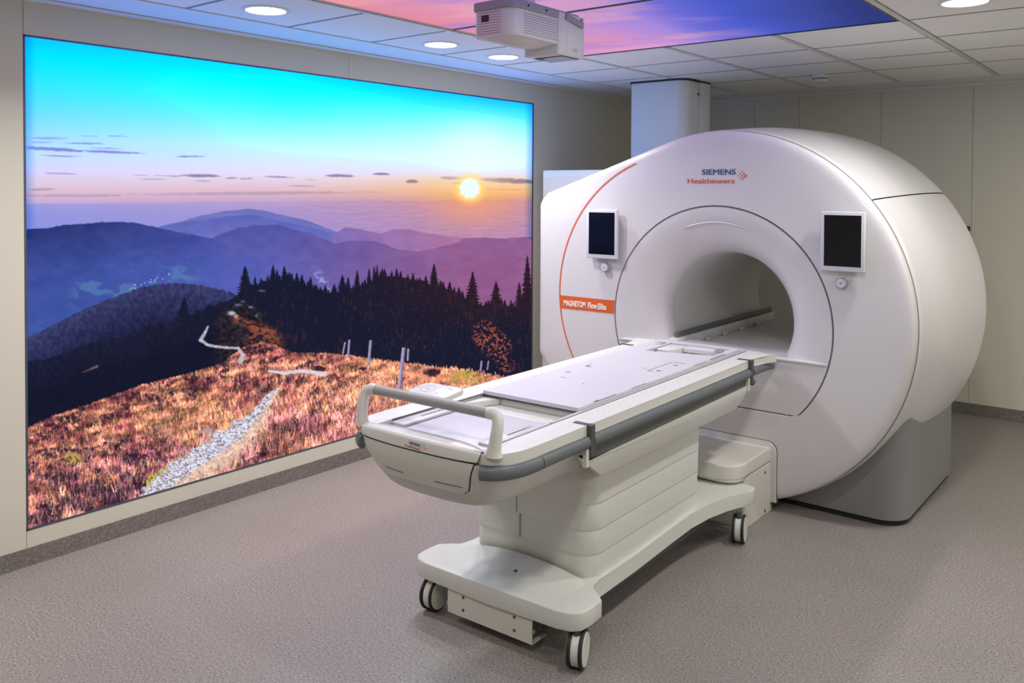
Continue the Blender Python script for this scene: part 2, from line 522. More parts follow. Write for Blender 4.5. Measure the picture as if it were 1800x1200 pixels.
    def ridge(xs, ys, jamp, seed, ctop, cbot, depth, jk=.09, lr=None, fade=(3, 3)):
        nonlocal img
        yt = np.interp(x, xs, ys)+jag(jk, jamp, seed)
        dd = np.clip((y-yt)/depth, 0, 1)[..., None]
        col = np.asarray(ctop)*(1-dd)+np.asarray(cbot)*dd
        if lr is not None:
            k = np.clip((s-lr[0])/(lr[1]-lr[0]), 0, 1)[..., None]
            c2 = np.asarray(lr[2])*(1-dd)+np.asarray(lr[3])*dd
            col = col*(1-k)+c2*k
        n = (fbm(x*.05, y*.09, seed+50, 5)-.5)
        col = col+(n*16)[..., None]
        mk = sstep(-.8, .8, y-yt)
        mk = mk*sstep(xs[0]-2, xs[0]+fade[0], x)*(1-sstep(xs[-1]-fade[1], xs[-1]+2, x))
        img = img*(1-mk[..., None])+col*mk[..., None]
    ridge([300, 330, 345, 380, 400, 412, 435, 458, 470, 500, 540, 580, 600], [398, 386, 381, 374, 370.5, 370, 367, 369, 371.5, 378, 387, 402, 412], 2.5, 401, (112, 116, 190), (120, 120, 200), 40)
    ridge([270, 285, 320, 345, 372, 400, 430, 450, 470, 500, 540, 570, 600], [402, 397, 390, 388, 385, 381, 378, 378, 383, 390, 397, 405, 415], 3, 403, (96, 104, 186), (112, 116, 196), 40, fade=(3, 40))
    ridge([585, 597, 608, 618, 640, 655, 672, 682, 692, 715, 740, 760, 790, 820, 850, 940], [412, 406, 400, 400, 404, 408, 411, 407, 403, 403, 407, 411, 415, 418, 424, 432], 3, 405, (128, 108, 180), (140, 118, 190), 40, lr=(.62, .85, (178, 118, 160), (176, 120, 168)))
    ridge([330, 350, 380, 400, 422, 440, 452, 480, 495, 520, 545, 560, 590, 610, 622, 650, 662, 680, 700, 735, 760, 800, 815, 838, 855, 880, 915, 940],
          [450, 432, 415, 408, 400, 397, 395.5, 396, 396, 404, 408, 416, 428, 424, 422, 424, 424, 430, 438, 442, 438, 428, 420, 418, 417, 420, 416, 417], 4, 407, (84, 86, 166), (96, 98, 182), 90, lr=(.5, .85, (150, 98, 148), (146, 92, 140)), fade=(50, 0))
    ridge([38, 60, 90, 110, 150, 175, 200, 235, 262, 285, 310, 345, 380, 420], [404.5, 402, 400, 396, 393, 390.5, 390, 391, 396, 402, 407, 413, 420, 440], 3, 409, (48, 58, 122), (62, 78, 156), 75, jk=.16, lr=(.12, .42, (74, 82, 164), (88, 96, 184)), fade=(0, 75))
    # valley floor with fields
    vm = sstep(0, 26, y-np.interp(x, [40, 150, 250, 330, 420], [500, 470, 445, 425, 440]))*(y < 620)*(x < 460)
    img = blend(img, (70, 92, 176), vm*.35)
    fld = sstep(.50, .62, fbm(x*.03+y*.02, y*.075-x*.02, 420, 3))
    fm = (1-sstep(.7, 1.0, np.abs((y-(505-0.22*(x-190)))/26)))*sstep(110, 150, x)*(1-sstep(330, 370, x))
    img = blend(img, (86, 128, 176), fm*fld*.7)
    fm2 = (1-sstep(.6, 1.0, np.abs((y-(585-0.52*(x-46)))/12)))*(x < 170)
    img = blend(img, (70, 104, 168), fm2*.35*fld)
    hs = RNG.random(16)
    for k in range(16):
        hx = 228+hs[k]*75; hy = 506-.25*(hx-228)+RNG.normal()*4
        img = blend(img, (190, 215, 250), (1-sstep(.6, 1.6, np.hypot(x-hx, y-hy)))*.8)
    # pale scree streaks
    sc = (1-sstep(2, 13, np.abs(x-(560+.55*(y-480)))))*sstep(462, 490, y)*(1-sstep(506, 512, y))
    img = blend(img, (165, 170, 225), sc*sstep(.4, .65, fbm(x*.15, y*.12, 430, 3))*.8)
    # ---- wooded near hill
    def hill(xs, ys, amp, seed, c0, c1, depth, tex, jk=.25):
        nonlocal img
        yt = np.interp(x, xs, ys)+jag(jk, amp, seed)
        dd = np.clip((y-yt)/depth, 0, 1)
        n = fbm(x*.22, y*.16, seed+9, 4)-.5
        col = np.asarray(c0)*(1-dd[..., None])+np.asarray(c1)*dd[..., None]+(n*tex*(1-.6*dd))[..., None]
        mk = sstep(-.8, .8, y-yt)*((x >= xs[0]-1) & (x <= xs[-1]+1))
        img = img*(1-mk[..., None])+col*mk[..., None]
    hill([38, 70, 110, 150, 190, 225, 262, 300, 330, 360, 400, 425], [600, 584, 563, 543, 527, 513, 502, 497, 499, 503, 512, 522], 7, 440, (58, 62, 108), (30, 32, 62), 85, 46)
    hill([38, 90, 140, 185, 230, 262, 300, 335, 362, 385, 410, 436, 470], [640, 628, 612, 596, 588, 573, 566, 556, 540, 532, 527, 505, 500], 12, 446, (30, 32, 56), (22, 25, 46), 60, 16, jk=.16)
    # ---- dark spruce forest with spires
    fx = [405, 425, 440, 470, 490, 520, 540, 560, 580, 600, 625, 648, 655, 680, 700, 735, 760, 775, 800, 822, 850, 868, 890, 905, 922, 940]
    fy = [540, 512, 500, 494, 490, 494, 500, 508, 516, 512, 506, 500, 494, 484, 486, 492, 498, 502, 512, 528, 536, 534, 536, 538, 520, 500]
    yt = np.interp(x, fx, fy)+jag(.4, 12, 460)
    fmask = sstep(-1, 1, y-yt)*(x > 405)
    def spruce(cx, ya, h, hw, sd):
        nonlocal fmask
        i0 = np.searchsorted(x[0], cx-hw*1.6); i1 = np.searchsorted(x[0], cx+hw*1.6)
        sl = np.s_[:, max(i0-1, 0):i1+1]
        xx = x[sl]; yy = y[sl]
        t = (yy-ya)/h
        tier = (t*h/max(3.2, h*.075)) % 1.0
        w = hw*np.clip(t, 0, 1)**.85*(.55+.55*tier)*(.75+.5*vnoise(yy*.5, xx*0+np.sign(xx-cx)*3+5, sd))+.45
        mk = (1-sstep(w-.7, w+.7, np.abs(xx-cx)))*(t > 0)*(t < 1.6)
        fmask[sl] = np.maximum(fmask[sl], mk)
    for k, (cx, ya, h, hw) in enumerate([(432, 467, 58, 17), (481, 465, 40, 9), (501, 467, 44, 11), (488, 474, 30, 7), (510, 478, 30, 8), (523, 479, 32, 9), (532, 482, 30, 8), (547, 487, 32, 9), (555, 499, 20, 6),
                                         (573, 501, 22, 7), (589, 499, 25, 8), (603, 483, 36, 11), (613, 487, 30, 8), (629, 475, 42, 8), (650, 472, 35, 6), (659, 468, 40, 6), (664, 466, 40, 5), (673, 471, 35, 6), (690, 476, 30, 6), (705, 476, 30, 6),
                                         (718, 482, 25, 7), (735, 488, 20, 6), (744, 492, 20, 5), (764, 463, 56, 13), (780, 494, 26, 6), (790, 500, 24, 6), (800, 504, 24, 6), (814, 511, 36, 10), (832, 477, 74, 18), (855, 529, 30, 8), (873, 494, 70, 19),
                                         (928, 449, 120, 16), (914, 496, 60, 12), (938, 470, 90, 10), (325, 522, 40, 15), (370, 533, 26, 16), (385, 533, 20, 12), (347, 528+15, 22, 9), (285, 568, 16, 8), (262, 570, 18, 9)]):
        spruce(cx, ya, h, hw, 500+k)
    for k in range(46):
        cx = 440+k*10.4+RNG.normal()*3; yb = np.interp(cx, fx, fy)
        spruce(cx, yb-6-RNG.random()*9, 24, 5+RNG.random()*3, 560+k)
    fcol = np.array([26, 28, 50.0])*np.ones_like(img)
    fcol = fcol+np.array([20, 2, -8])*sstep(.55, .95, s)[..., None]*(1-sstep(500, 610, y))[..., None]
    n = fbm(x*.30, y*.10, 610, 4)
    spk = sstep(.56, .72, n)*sstep(.30, .6, fbm(x*.04, y*.03, 615, 2))
    fcol = blend(fcol, (72, 42, 50), spk*.55*sstep(480, 530, y))
    fcol = blend(fcol, (110, 84, 66), sstep(.70, .78, fbm(x*.5, y*.35, 616, 3))*(1-sstep(610, 640, y))*.35*sstep(.6, .7, s))
    img = img*(1-fmask[..., None])+fcol*fmask[..., None]
    # ---- autumn bush
    for cx, cy, rx, ry in [(853, 585, 26, 26), (880, 612, 24, 28), (868, 604, 34, 26), (890, 640, 18, 18)]:
        e = np.hypot((x-cx)/rx, (y-cy)/ry)
        b_ = sstep(.52, .62, fbm(x*.35, y*.35, 620, 3))*(1-sstep(.7, 1.05, e))
        img = blend(img, (150, 74, 58), b_*.8)
        img = blend(img, (190, 120, 84), b_*sstep(.6, .7, fbm(x*.6, y*.6, 622, 2))*.6)
    # ---- rocky knoll with lit crest on the saddle
    kn = np.interp(x, [372, 385, 400, 412, 425, 440, 455, 470, 490, 505, 520], [572, 556, 540, 532, 528, 533, 545, 562, 590, 604, 622])
    km = sstep(-1, 1, y-kn+jag(.2, 5, 630))*sstep(368, 396, x+14*(fbm(x*.1, y*.1, 631, 3)-.5))*(1-sstep(500, 524, x))
    kcol = np.array([40, 34, 44])+(fbm(x*.2, y*.2, 632, 4)-.5)[..., None]*50
    img = img*(1-km[..., None])+kcol*km[..., None]
    for px, py, pw, ph, c, o in [(408, 551, 9, 5, (200, 200, 215), .9), (416, 556, 5, 5, (225, 205, 200), .8), (442, 540, 7, 3, (130, 150, 185), .6), (420, 536, 8, 3, (120, 140, 180), .6), (452, 555, 4, 4, (120, 140, 180), .6), (462, 511, 9, 2.5, (120, 130, 165), .6), (428, 530, 5, 3, (110, 130, 170), .5)]:
        img = blend(img, c, (1-sstep(.4, 1.1, np.hypot((x-px)/pw, (y-py)/ph)+.6*(fbm(x*.3, y*.3, 640, 3)-.5)))*o)
    lit = (1-sstep(3, 12, np.abs(y-np.interp(x, [405, 430, 460, 480, 505, 520], [560, 566, 578, 590, 605, 618]))))*sstep(400, 425, x)*(1-sstep(470, 505, x))
    img = blend(img, (176, 92, 66), lit*sstep(.35, .6, fbm(x*.16, y*.3, 645, 4))*.7)
    lit2 = (1-sstep(8, 22, np.abs(y-np.interp(x, [430, 445, 470, 490, 510], [598, 590, 588, 594, 610]))))*sstep(424, 446, x)*(1-sstep(478, 508, x))
    img = blend(img, (160, 84, 60), lit2*sstep(.4, .6, fbm(x*.2, y*.3, 647, 4))*.75)
    # ---- heather moor
    hx_ = [38, 46, 100, 150, 200, 250, 300, 330, 352, 375, 395, 410, 428, 445, 465, 485, 505, 530, 560, 600, 640, 680, 740, 800, 860, 905, 945]
    hy_ = [757, 753, 729, 713, 695, 676, 664, 657, 650, 644, 636, 622, 612, 604, 602, 606, 616, 621, 620, 622, 627, 633, 640, 646, 656, 664, 672]
    top = np.interp(x, hx_, hy_)
    dep = np.clip((y-top)/np.interp(x, [40, 300, 600, 940], [180, 190, 150, 120]), 0, 1.2)
    tuft = 7*(vnoise(x*.7, x*0+.5, 650)-.5)*(.6+sstep(.55, .9, s))
    hm = sstep(-1.0, 1.0, y-top+tuft)
    # coordinates that coarsen towards the viewer
    kf = 1.0/(1.0+2.2*dep)
    fine = fbm(x*.60, y*.24, 660, 3)
    med = fbm(x*.26, y*.17, 665, 4)
    crs = fbm(x*.11, y*.085, 670, 4)
    big = fbm(x*.022, y*.034, 675, 3)
    grain = fine*(1-.55*np.clip(dep, 0, 1))+med*.55*np.clip(dep, 0, 1)
    patch = .6*crs+.4*big
    hc = stops(patch, [.30, .42, .50, .58, .70], [(108, 56, 66), (172, 94, 92), (194, 122, 100), (212, 150, 112), (206, 122, 128)])
    # tan grass band and pale right side
    tan = (1-sstep(.5, 1.0, np.hypot((x-360)/150, (y-745)/55)))
    hc = hc*(1-.6*tan[..., None])+np.array([224, 160, 108])*(.6*tan)[..., None]
    pale = sstep(.50, .72, s)
    hc = hc*(1-.5*pale[..., None])+np.array([244, 172, 128])*(.5*pale)[..., None]
    pink = sstep(.50, .60, fbm(x*.03, y*.05, 680, 3))*(sstep(.35, .75, dep)*(1-.4*pale))
    hc = hc*(1-.55*pink[..., None])+np.array([236, 132, 152])*(.55*pink)[..., None]
    sl = fbm(x*.045, (y+.26*x)*.16, 663, 4)
    g = (grain-.5)*1.0+(sl-.5)*1.5*(1-.5*np.clip((x-500)/300, 0, 1))
    hc = hc*(1+np.clip(g, -.78, .55))[..., None]
    # deep shadow clumps
    dk = sstep(.50, .60, fbm(x*.038, (y+.2*x)*.10, 690, 4))*sstep(.42, .54, med)*(1-.75*pale)*(1-.7*tan)
    dk2 = sstep(.50, .57, fbm(x*.045+3, y*.075, 694, 4))*sstep(.2, .7, dep)*(1-sstep(240, 330, x))
    hc = blend(hc, (38, 26, 44), np.clip(dk*.8+dk2*.8, 0, .92))
    hl = sstep(.62, .78, fine*.5+med*.5)*.65
    hc = blend(hc, (250, 204, 166), hl*(.22+.5*pale+.2*tan))
    ll = sstep(.60, .68, med)*sstep(.3, .9, dep)*.7
    hc = blend(hc, (255, 176, 182), ll*.7)
    # sprigs and grass blades, far to near
    NY, NX = x.shape
    N = 17000
    sx = RNG.random(N)*900+40; sd = RNG.random(N)**.9*1.15
    stp = np.interp(sx, hx_, hy_); sy = stp+sd*np.interp(sx, [40, 300, 600, 940], [180, 190, 150, 120])
    o_ = np.argsort(sy)
    sr = RNG.random((N, 5))
    for k in o_:
        X_, Y_, D_ = sx[k], sy[k], sd[k]
        yt_ = 62+.134*(X_-42); yb_ = 932-.2855*(X_-46)
        j = int((Y_-yt_)/(yb_-yt_)*(NY-1)); i = int((X_-42)/894.9*(NX-1))
        if j < 0 or j >= NY or i < 0 or i >= NX: continue
        Lh = 3.5+9*D_*(.5+sr[k, 0]); wd = .55+.9*D_*sr[k, 1]; tl = (sr[k, 2]-.5)*.9
        dj = int(Lh*1.25)+2; di = int(Lh*abs(tl)+wd)+2
        a0, a1, b0, b1 = max(j-dj, 0), min(j+2, NY), max(i-di, 0), min(i+di+1, NX)
        base = hc[j, i]
        f = .62+.95*sr[k, 3]**1.3
        col = base*f
        if sr[k, 4] > .86: col = base*.5+np.array([250, 206, 176])*.6
        elif sr[k, 4] < .12: col = np.array([64, 40, 54.])
        t = (Y_-y[a0:a1, b0:b1])/Lh
        m_ = (1-sstep(wd*.6, wd*1.25, np.abs(x[a0:a1, b0:b1]-X_-tl*t*Lh)*(1+.6*np.clip(t, 0, 1))))*(t > -.05)*(t < 1)*(.9-.35*np.clip(t, 0, 1))
        hc[a0:a1, b0:b1] = hc[a0:a1, b0:b1]*(1-m_[..., None])+col*m_[..., None]
    img = img*(1-hm[..., None])+np.clip(hc, 0, 255)*hm[..., None]
    # green grass beside the path, small yellow bushes
    gp = (1-sstep(.5, 1.0, np.abs((y-np.interp(x, [262, 300, 330, 360, 390, 425], [848, 826, 806, 790, 775, 756]))/14)))*((x > 258) & (x < 430))
    img = blend(img, (206, 186, 70), gp*sstep(.25, .5, fbm(x*.16, y*.12, 700, 4))*.95*(y > top+20))
    img = blend(img, (60, 52, 30), gp*sstep(.60, .7, fbm(x*.2, y*.2, 702, 4))*.7)
    for cx, cy, rx, ry in [(126, 806, 24, 15), (818, 663, 40, 15)]:
        e = np.hypot((x-cx)/rx, (y-cy)/ry)
        img = blend(img, (196, 168, 74), (1-sstep(.55, 1, e))*sstep(.42, .55, fbm(x*.3, y*.28, 705, 3))*.9)
    for cx, cy, rx, ry in [(762, 655, 17, 8), (563, 648, 14, 6), (640, 648, 9, 3.5)]:
        e = np.hypot((x-cx)/rx, (y-cy)/ry)
        img = blend(img, (50, 26, 38), (1-sstep(.6, 1.05, e+.8*(med-.5)))*.9)
    # path
    pxs = [(250, 890, 22), (285, 862, 36), (320, 836, 40), (355, 812, 40), (395, 786, 40), (425, 762, 34), (448, 738, 24), (466, 714, 15), (478, 696, 9), (490, 684, 5)]
    best = np.full(x.shape, 9.0); side = np.zeros(x.shape)
    for (ax, ay, aw), (bx, by, bw) in zip(pxs, pxs[1:]):
        t = np.clip(((x-ax)*(bx-ax)+(y-ay)*(by-ay))/((bx-ax)**2+(by-ay)**2), 0, 1)
        cx = ax+(bx-ax)*t; cy = ay+(by-ay)*t; w = (aw+(bw-aw)*t)*.72
        dd = np.hypot(x-cx, y-cy)/w
        sgn = ((x-cx)*(by-ay)-(y-cy)*(bx-ax))
        side = np.where(dd < best, -np.sign(sgn)*dd, side)
        best = np.minimum(best, dd)
    pm = (1-sstep(.75, 1.1, best+.9*(fbm(x*.12, y*.12, 710, 3)-.5)))
    st = fbm(x*.36, y*.55, 715, 2)
    sidew = (1-sstep(1.0, 2.1, np.abs(side)))*(side > 0)
    img = blend(img, (244, 206, 190), sidew*sstep(.35, .62, grain)*.75*hm)
    pcx = stops(st, [.30, .42, .5, .62, .75], [(136, 126, 146), (180, 172, 188), (208, 203, 218), (224, 222, 234), (240, 240, 248)])
    grs = sstep(.05, .35, side)*.62
    pcx = pcx*(1-grs[..., None])+(np.array([240, 190, 150])*(.55+.9*(grain))[..., None])*grs[..., None]
    img = img*(1-pm[..., None])+pcx*pm[..., None]
    # upper path
    def trail(pts, col, o):
        nonlocal img
        for (ax, ay, aw), (bx, by, bw) in zip(pts, pts[1:]):
            t = np.clip(((x-ax)*(bx-ax)+(y-ay)*(by-ay))/((bx-ax)**2+(by-ay)**2+1e-6), 0, 1)
            dd = np.hypot(x-ax-(bx-ax)*t, (y-ay-(by-ay)*t)*1.1)/(aw+(bw-aw)*t)
            img = blend(img, col, (1-sstep(.55, 1.1, dd+.6*(fine-.5)))*o)
    trail([(367, 574, 2), (362, 584, 3), (354, 598, 4), (366, 606, 3.5), (380, 609, 3), (400, 611, 3), (420, 612, 3), (428, 624, 4.5), (424, 635, 6)], (204, 196, 206), .85)
    trail([(474, 652, 3), (500, 656, 4), (530, 652, 4), (552, 654, 4), (572, 658, 6)], (226, 218, 226), .9)
    trail([(160, 648, 1.5), (172, 644, 3), (146, 655, 1)], (120, 90, 90), .7)
    trail([(352, 760, 4), (368, 756, 5), (366, 763, 3)], (176, 160, 164), .8)
    # fence posts
    for x0, y0, x1, y1, w in [(711, 611, 703, 686, 3.4), (653, 598, 649, 642, 2.6), (615.5, 597, 613, 628, 2), (608, 601, 604, 622, 1.6), (719, 613, 718, 634, 2), (848, 634, 846, 652, 1.8), (860, 634, 858, 650, 1.4)]:
        t = np.clip((y-y0)/(y1-y0), 0, 1); dx = x-(x0+(x1-x0)*t)
        mk = (1-sstep(w-.8, w+.5, np.abs(dx)))*((y > y0) & (y < y1))
        img = img*(1-mk[..., None])+(np.array([176, 160, 196])-(dx[..., None] > w*.2)*np.array([60, 50, 50]))*mk[..., None]
    # dim edge of the light box
    ed = 1-sstep(0, 26, np.minimum((x-42)*1.0, (937-x)*1.6))
    img = img*(1-.22*ed[..., None]*np.array([1.6, .9, .2])*(y < 420)[..., None])
    return np.clip(img, 0, 255)

def build_mural():
    t = empty('landscape_mural', (XL, (MY0+MY1)/2, MZ0))
    tag(t, 'large backlit photo mural of mountain sunset and heather moor on left wall', 'mural')
    # columns spaced evenly as the eye near the door meets them: finer at the near end
    nx, ny = 800, 640
    us = np.linspace(42, 936.9, nx)
    dirs = [r2*((u-CXP)/FPX)+fw for u in us]
    ys_ = np.array([(XL)/d.x*d.y for d in dirs])
    ys_ = MY0+(ys_-ys_[0])/(ys_[-1]-ys_[0])*(MY1-MY0)
    zs_ = np.linspace(MZ1, MZ0, ny)
    Y, Z = np.meshgrid(ys_, zs_)
    rgb = lin(paint_mural(Y, Z))
    # the upper sky is brighter than the film can show: deep blue-cyan light
    bz = sstep(1.55, 2.15, Z)
    rgb[..., 2] *= 1+1.6*bz; rgb[..., 1] *= 1+0.1*bz; rgb[..., 0] *= 1-0.2*bz
    rgb = np.where(rgb > 0.9, rgb*(1+0.4*sstep(0.9, 1.0, np.minimum(rgb, 1.0))), rgb)
    V = np.stack([np.full_like(Y, 0.0), Y-(MY0+MY1)/2, Z-MZ0], -1)
    V[..., 0] -= 0.006
    print_mesh('printed_panel', V.reshape(-1, 3), nx, ny, rgb, mat_attr_emit('mural_print', MURAL_GAIN), t)
    hw = (MY1-MY0)/2; H = MZ1-MZ0
    e = 0.007
    for a in [(-hw-0.001, -hw+e, 0, H), (hw-e, hw+0.001, 0, H)]:
        box('frame_profile', -0.012, 0.001, a[0], a[1], a[2], a[3], M['alu'], t)
    for a in [(-hw, hw, -0.001, e), (-hw, hw, H-e, H+0.001)]:
        box('frame_profile', -0.012, 0.001, a[0], a[1], a[2], a[3], M['alu'], t)
build_mural()

# ================================================================== SKY LIGHT BOXES IN THE CEILING
def sky_paint(X, Y):
    # dusk sky: pink in the west, blue to the right
    u = (X+2.9)/1.81; v = (Y-1.0)/3.24
    w = u*1.0+(v-.5)*.10+.16*(fbm(X*1.6, Y*1.2, 800, 3)-.5)
    c = stops(w, [0, .18, .36, .50, .60, .72, .86, 1.0],
              [(226, 140, 158), (224, 150, 182), (200, 146, 208), (164, 138, 222), (114, 110, 216), (76, 92, 204), (66, 80, 168), (52, 60, 128)])
    cl = sstep(.48, .66, fbm(X*1.9+Y*.9, Y*5.5-X*2.0, 810, 5))
    c = blend(c, (246, 176, 178), cl*.42*(1-sstep(.45, .8, w)))
    cl2 = sstep(.52, .7, fbm(X*2.2+3+Y, Y*7-X*3, 820, 5))
    c = blend(c, (160, 130, 220), cl2*.5*(1-sstep(.3, .8, w)))
    edge = sstep(.90, 1.0, v)
    c = blend(c, (230, 170, 214), edge*.5*(1-sstep(.3, .55, w)))
    return np.clip(c, 0, 255)
def build_sky():
    names = ['far backlit ceiling panel showing dusk sky, above the projector and scanner',
             'second backlit ceiling panel of dusk sky, just in front of the far one',
             'third backlit ceiling panel of dusk sky, above the foot of the table']
    mt = mat_attr_emit('sky_print', SKY_GAIN)
    for k in range(3):
        y1 = 4.238-1.08*k; y0 = y1-1.078
        x0, x1 = -2.903, -1.09
        t = empty('sky_light_panel', ((x0+x1)/2, (y0+y1)/2, ZC))
        tag(t, names[k], 'ceiling panel', 'sky panels in the ceiling')
        nx, ny = 150, 90
        X, Y = np.meshgrid(np.linspace(x0, x1, nx), np.linspace(y0, y1, ny))
        V = np.stack([X-(x0+x1)/2, Y-(y0+y1)/2, np.full_like(X, 0.004)], -1)
        print_mesh('printed_panel', V.reshape(-1, 3), nx, ny, lin(sky_paint(X, Y)), mt, t)
        hx, hy = (x1-x0)/2, (y1-y0)/2
        for a in [(-hx, -hx+.006, -hy, hy), (hx-.006, hx, -hy, hy), (-hx, hx, -hy, -hy+.005), (-hx, hx, hy-.005, hy)]:
            box('frame_profile', a[0], a[1], a[2], a[3], -0.002, 0.03, M['alu'], t)
build_sky()
box('ceiling_runner', -2.921, -2.905, 0.99, 4.24, ZC-0.006, ZC+0.036, M['ceil_trim'], CEIL)

# ================================================================== DOWNLIGHTS
def downlights():
    seen = [(-3.235, 2.305, 'round recessed downlight in the ceiling nearest the camera above the mural'),
            (-3.235, 3.43, 'round recessed downlight left of the projector, middle of the row beside the mural'),
            (-3.235, 3.97, 'round recessed downlight just below the projector, farthest of the row beside the mural'),
            (-0.765, 3.97, 'round recessed downlight at the upper right, right of the sky panel')]
    hidden = [(-0.765, 2.30, 'second'), (-0.765, 0.65, 'third'), (-3.235, 0.65, None), (1.72, 1.2, 'first by the right wall'), (1.72, 3.43, 'middle by the right wall'), (1.72, 5.6, 'last by the right wall'), (0.6, 5.6, 'by the back wall')]  # those by the right and back walls are added to brighten the back
    proto = None
    for i, (x, y, lab) in enumerate(seen+hidden):
        if lab is None:
            lab = 'round recessed downlight outside the view, first of the row beside the mural'
        elif 'wall' in lab:
            lab = 'round recessed downlight outside the view, %s' % lab
        elif len(lab) < 8:
            lab = 'round recessed downlight outside the view, %s of the row right of the sky panels' % lab
        t = empty('downlight', (x, y, ZC))
        tag(t, lab, 'ceiling light', 'downlights in the tiled ceiling')
        if proto is None:
            bm = bmesh.new()
            g = add_revolve_ring(bm, [(0.083, -0.001), (0.088, -0.006), (0.104, -0.004), (0.107, 0.001)], 40)
            ring = obj('bezel', bm, M['ceil_trim'], t)
            bm = bmesh.new(); add_disc_cyl(bm, (0, 0, -0.0005), (0, 0, 1), 0.083, 0.004, 40)
            disc = obj('lamp_disc', bm, M['lamp'], t)
            proto = (ring, disc)
        else:
            for p in proto:
                c = p.copy(); COL.objects.link(c); c.parent = t
        li = bpy.data.lights.new('downlight_lamp', 'AREA')
        li.shape = 'DISK'; li.size = 0.16; li.energy = LAMP_W; li.color = (1.0, 0.98, 0.93); li.spread = math.radians(142 if x < -3 else 180)
        if x > 1: li.energy = 21.0
        if i == 3: li.energy = 17.0
        if 0 < x < 1: li.energy = 12.0
        lo = bpy.data.objects.new('downlight_lamp', li); COL.objects.link(lo)
        lo.parent = t; lo.location = (0, 0, -0.008)
def add_revolve_ring(bm, prof, n):
    rings = [[bm.verts.new((r*math.cos(2*math.pi*j/n), r*math.sin(2*math.pi*j/n), z)) for j in range(n)] for r, z in prof]
    for a, b in zip(rings, rings[1:]):
        for j in range(n):
            bm.faces.new((a[j], a[(j+1) % n], b[(j+1) % n], b[j]))
downlights()

# ================================================================== SCANNER
GX, GZ, GR, GY = -1.962, 0.968, 0.968, 4.20
RX, RZ, RR = -1.975, 0.925, 0.617           # bore surround
BX, BZ, BR, BYF, BYR = -1.966, 0.938, 0.349, 4.40, 5.68
SHELF = 0.782

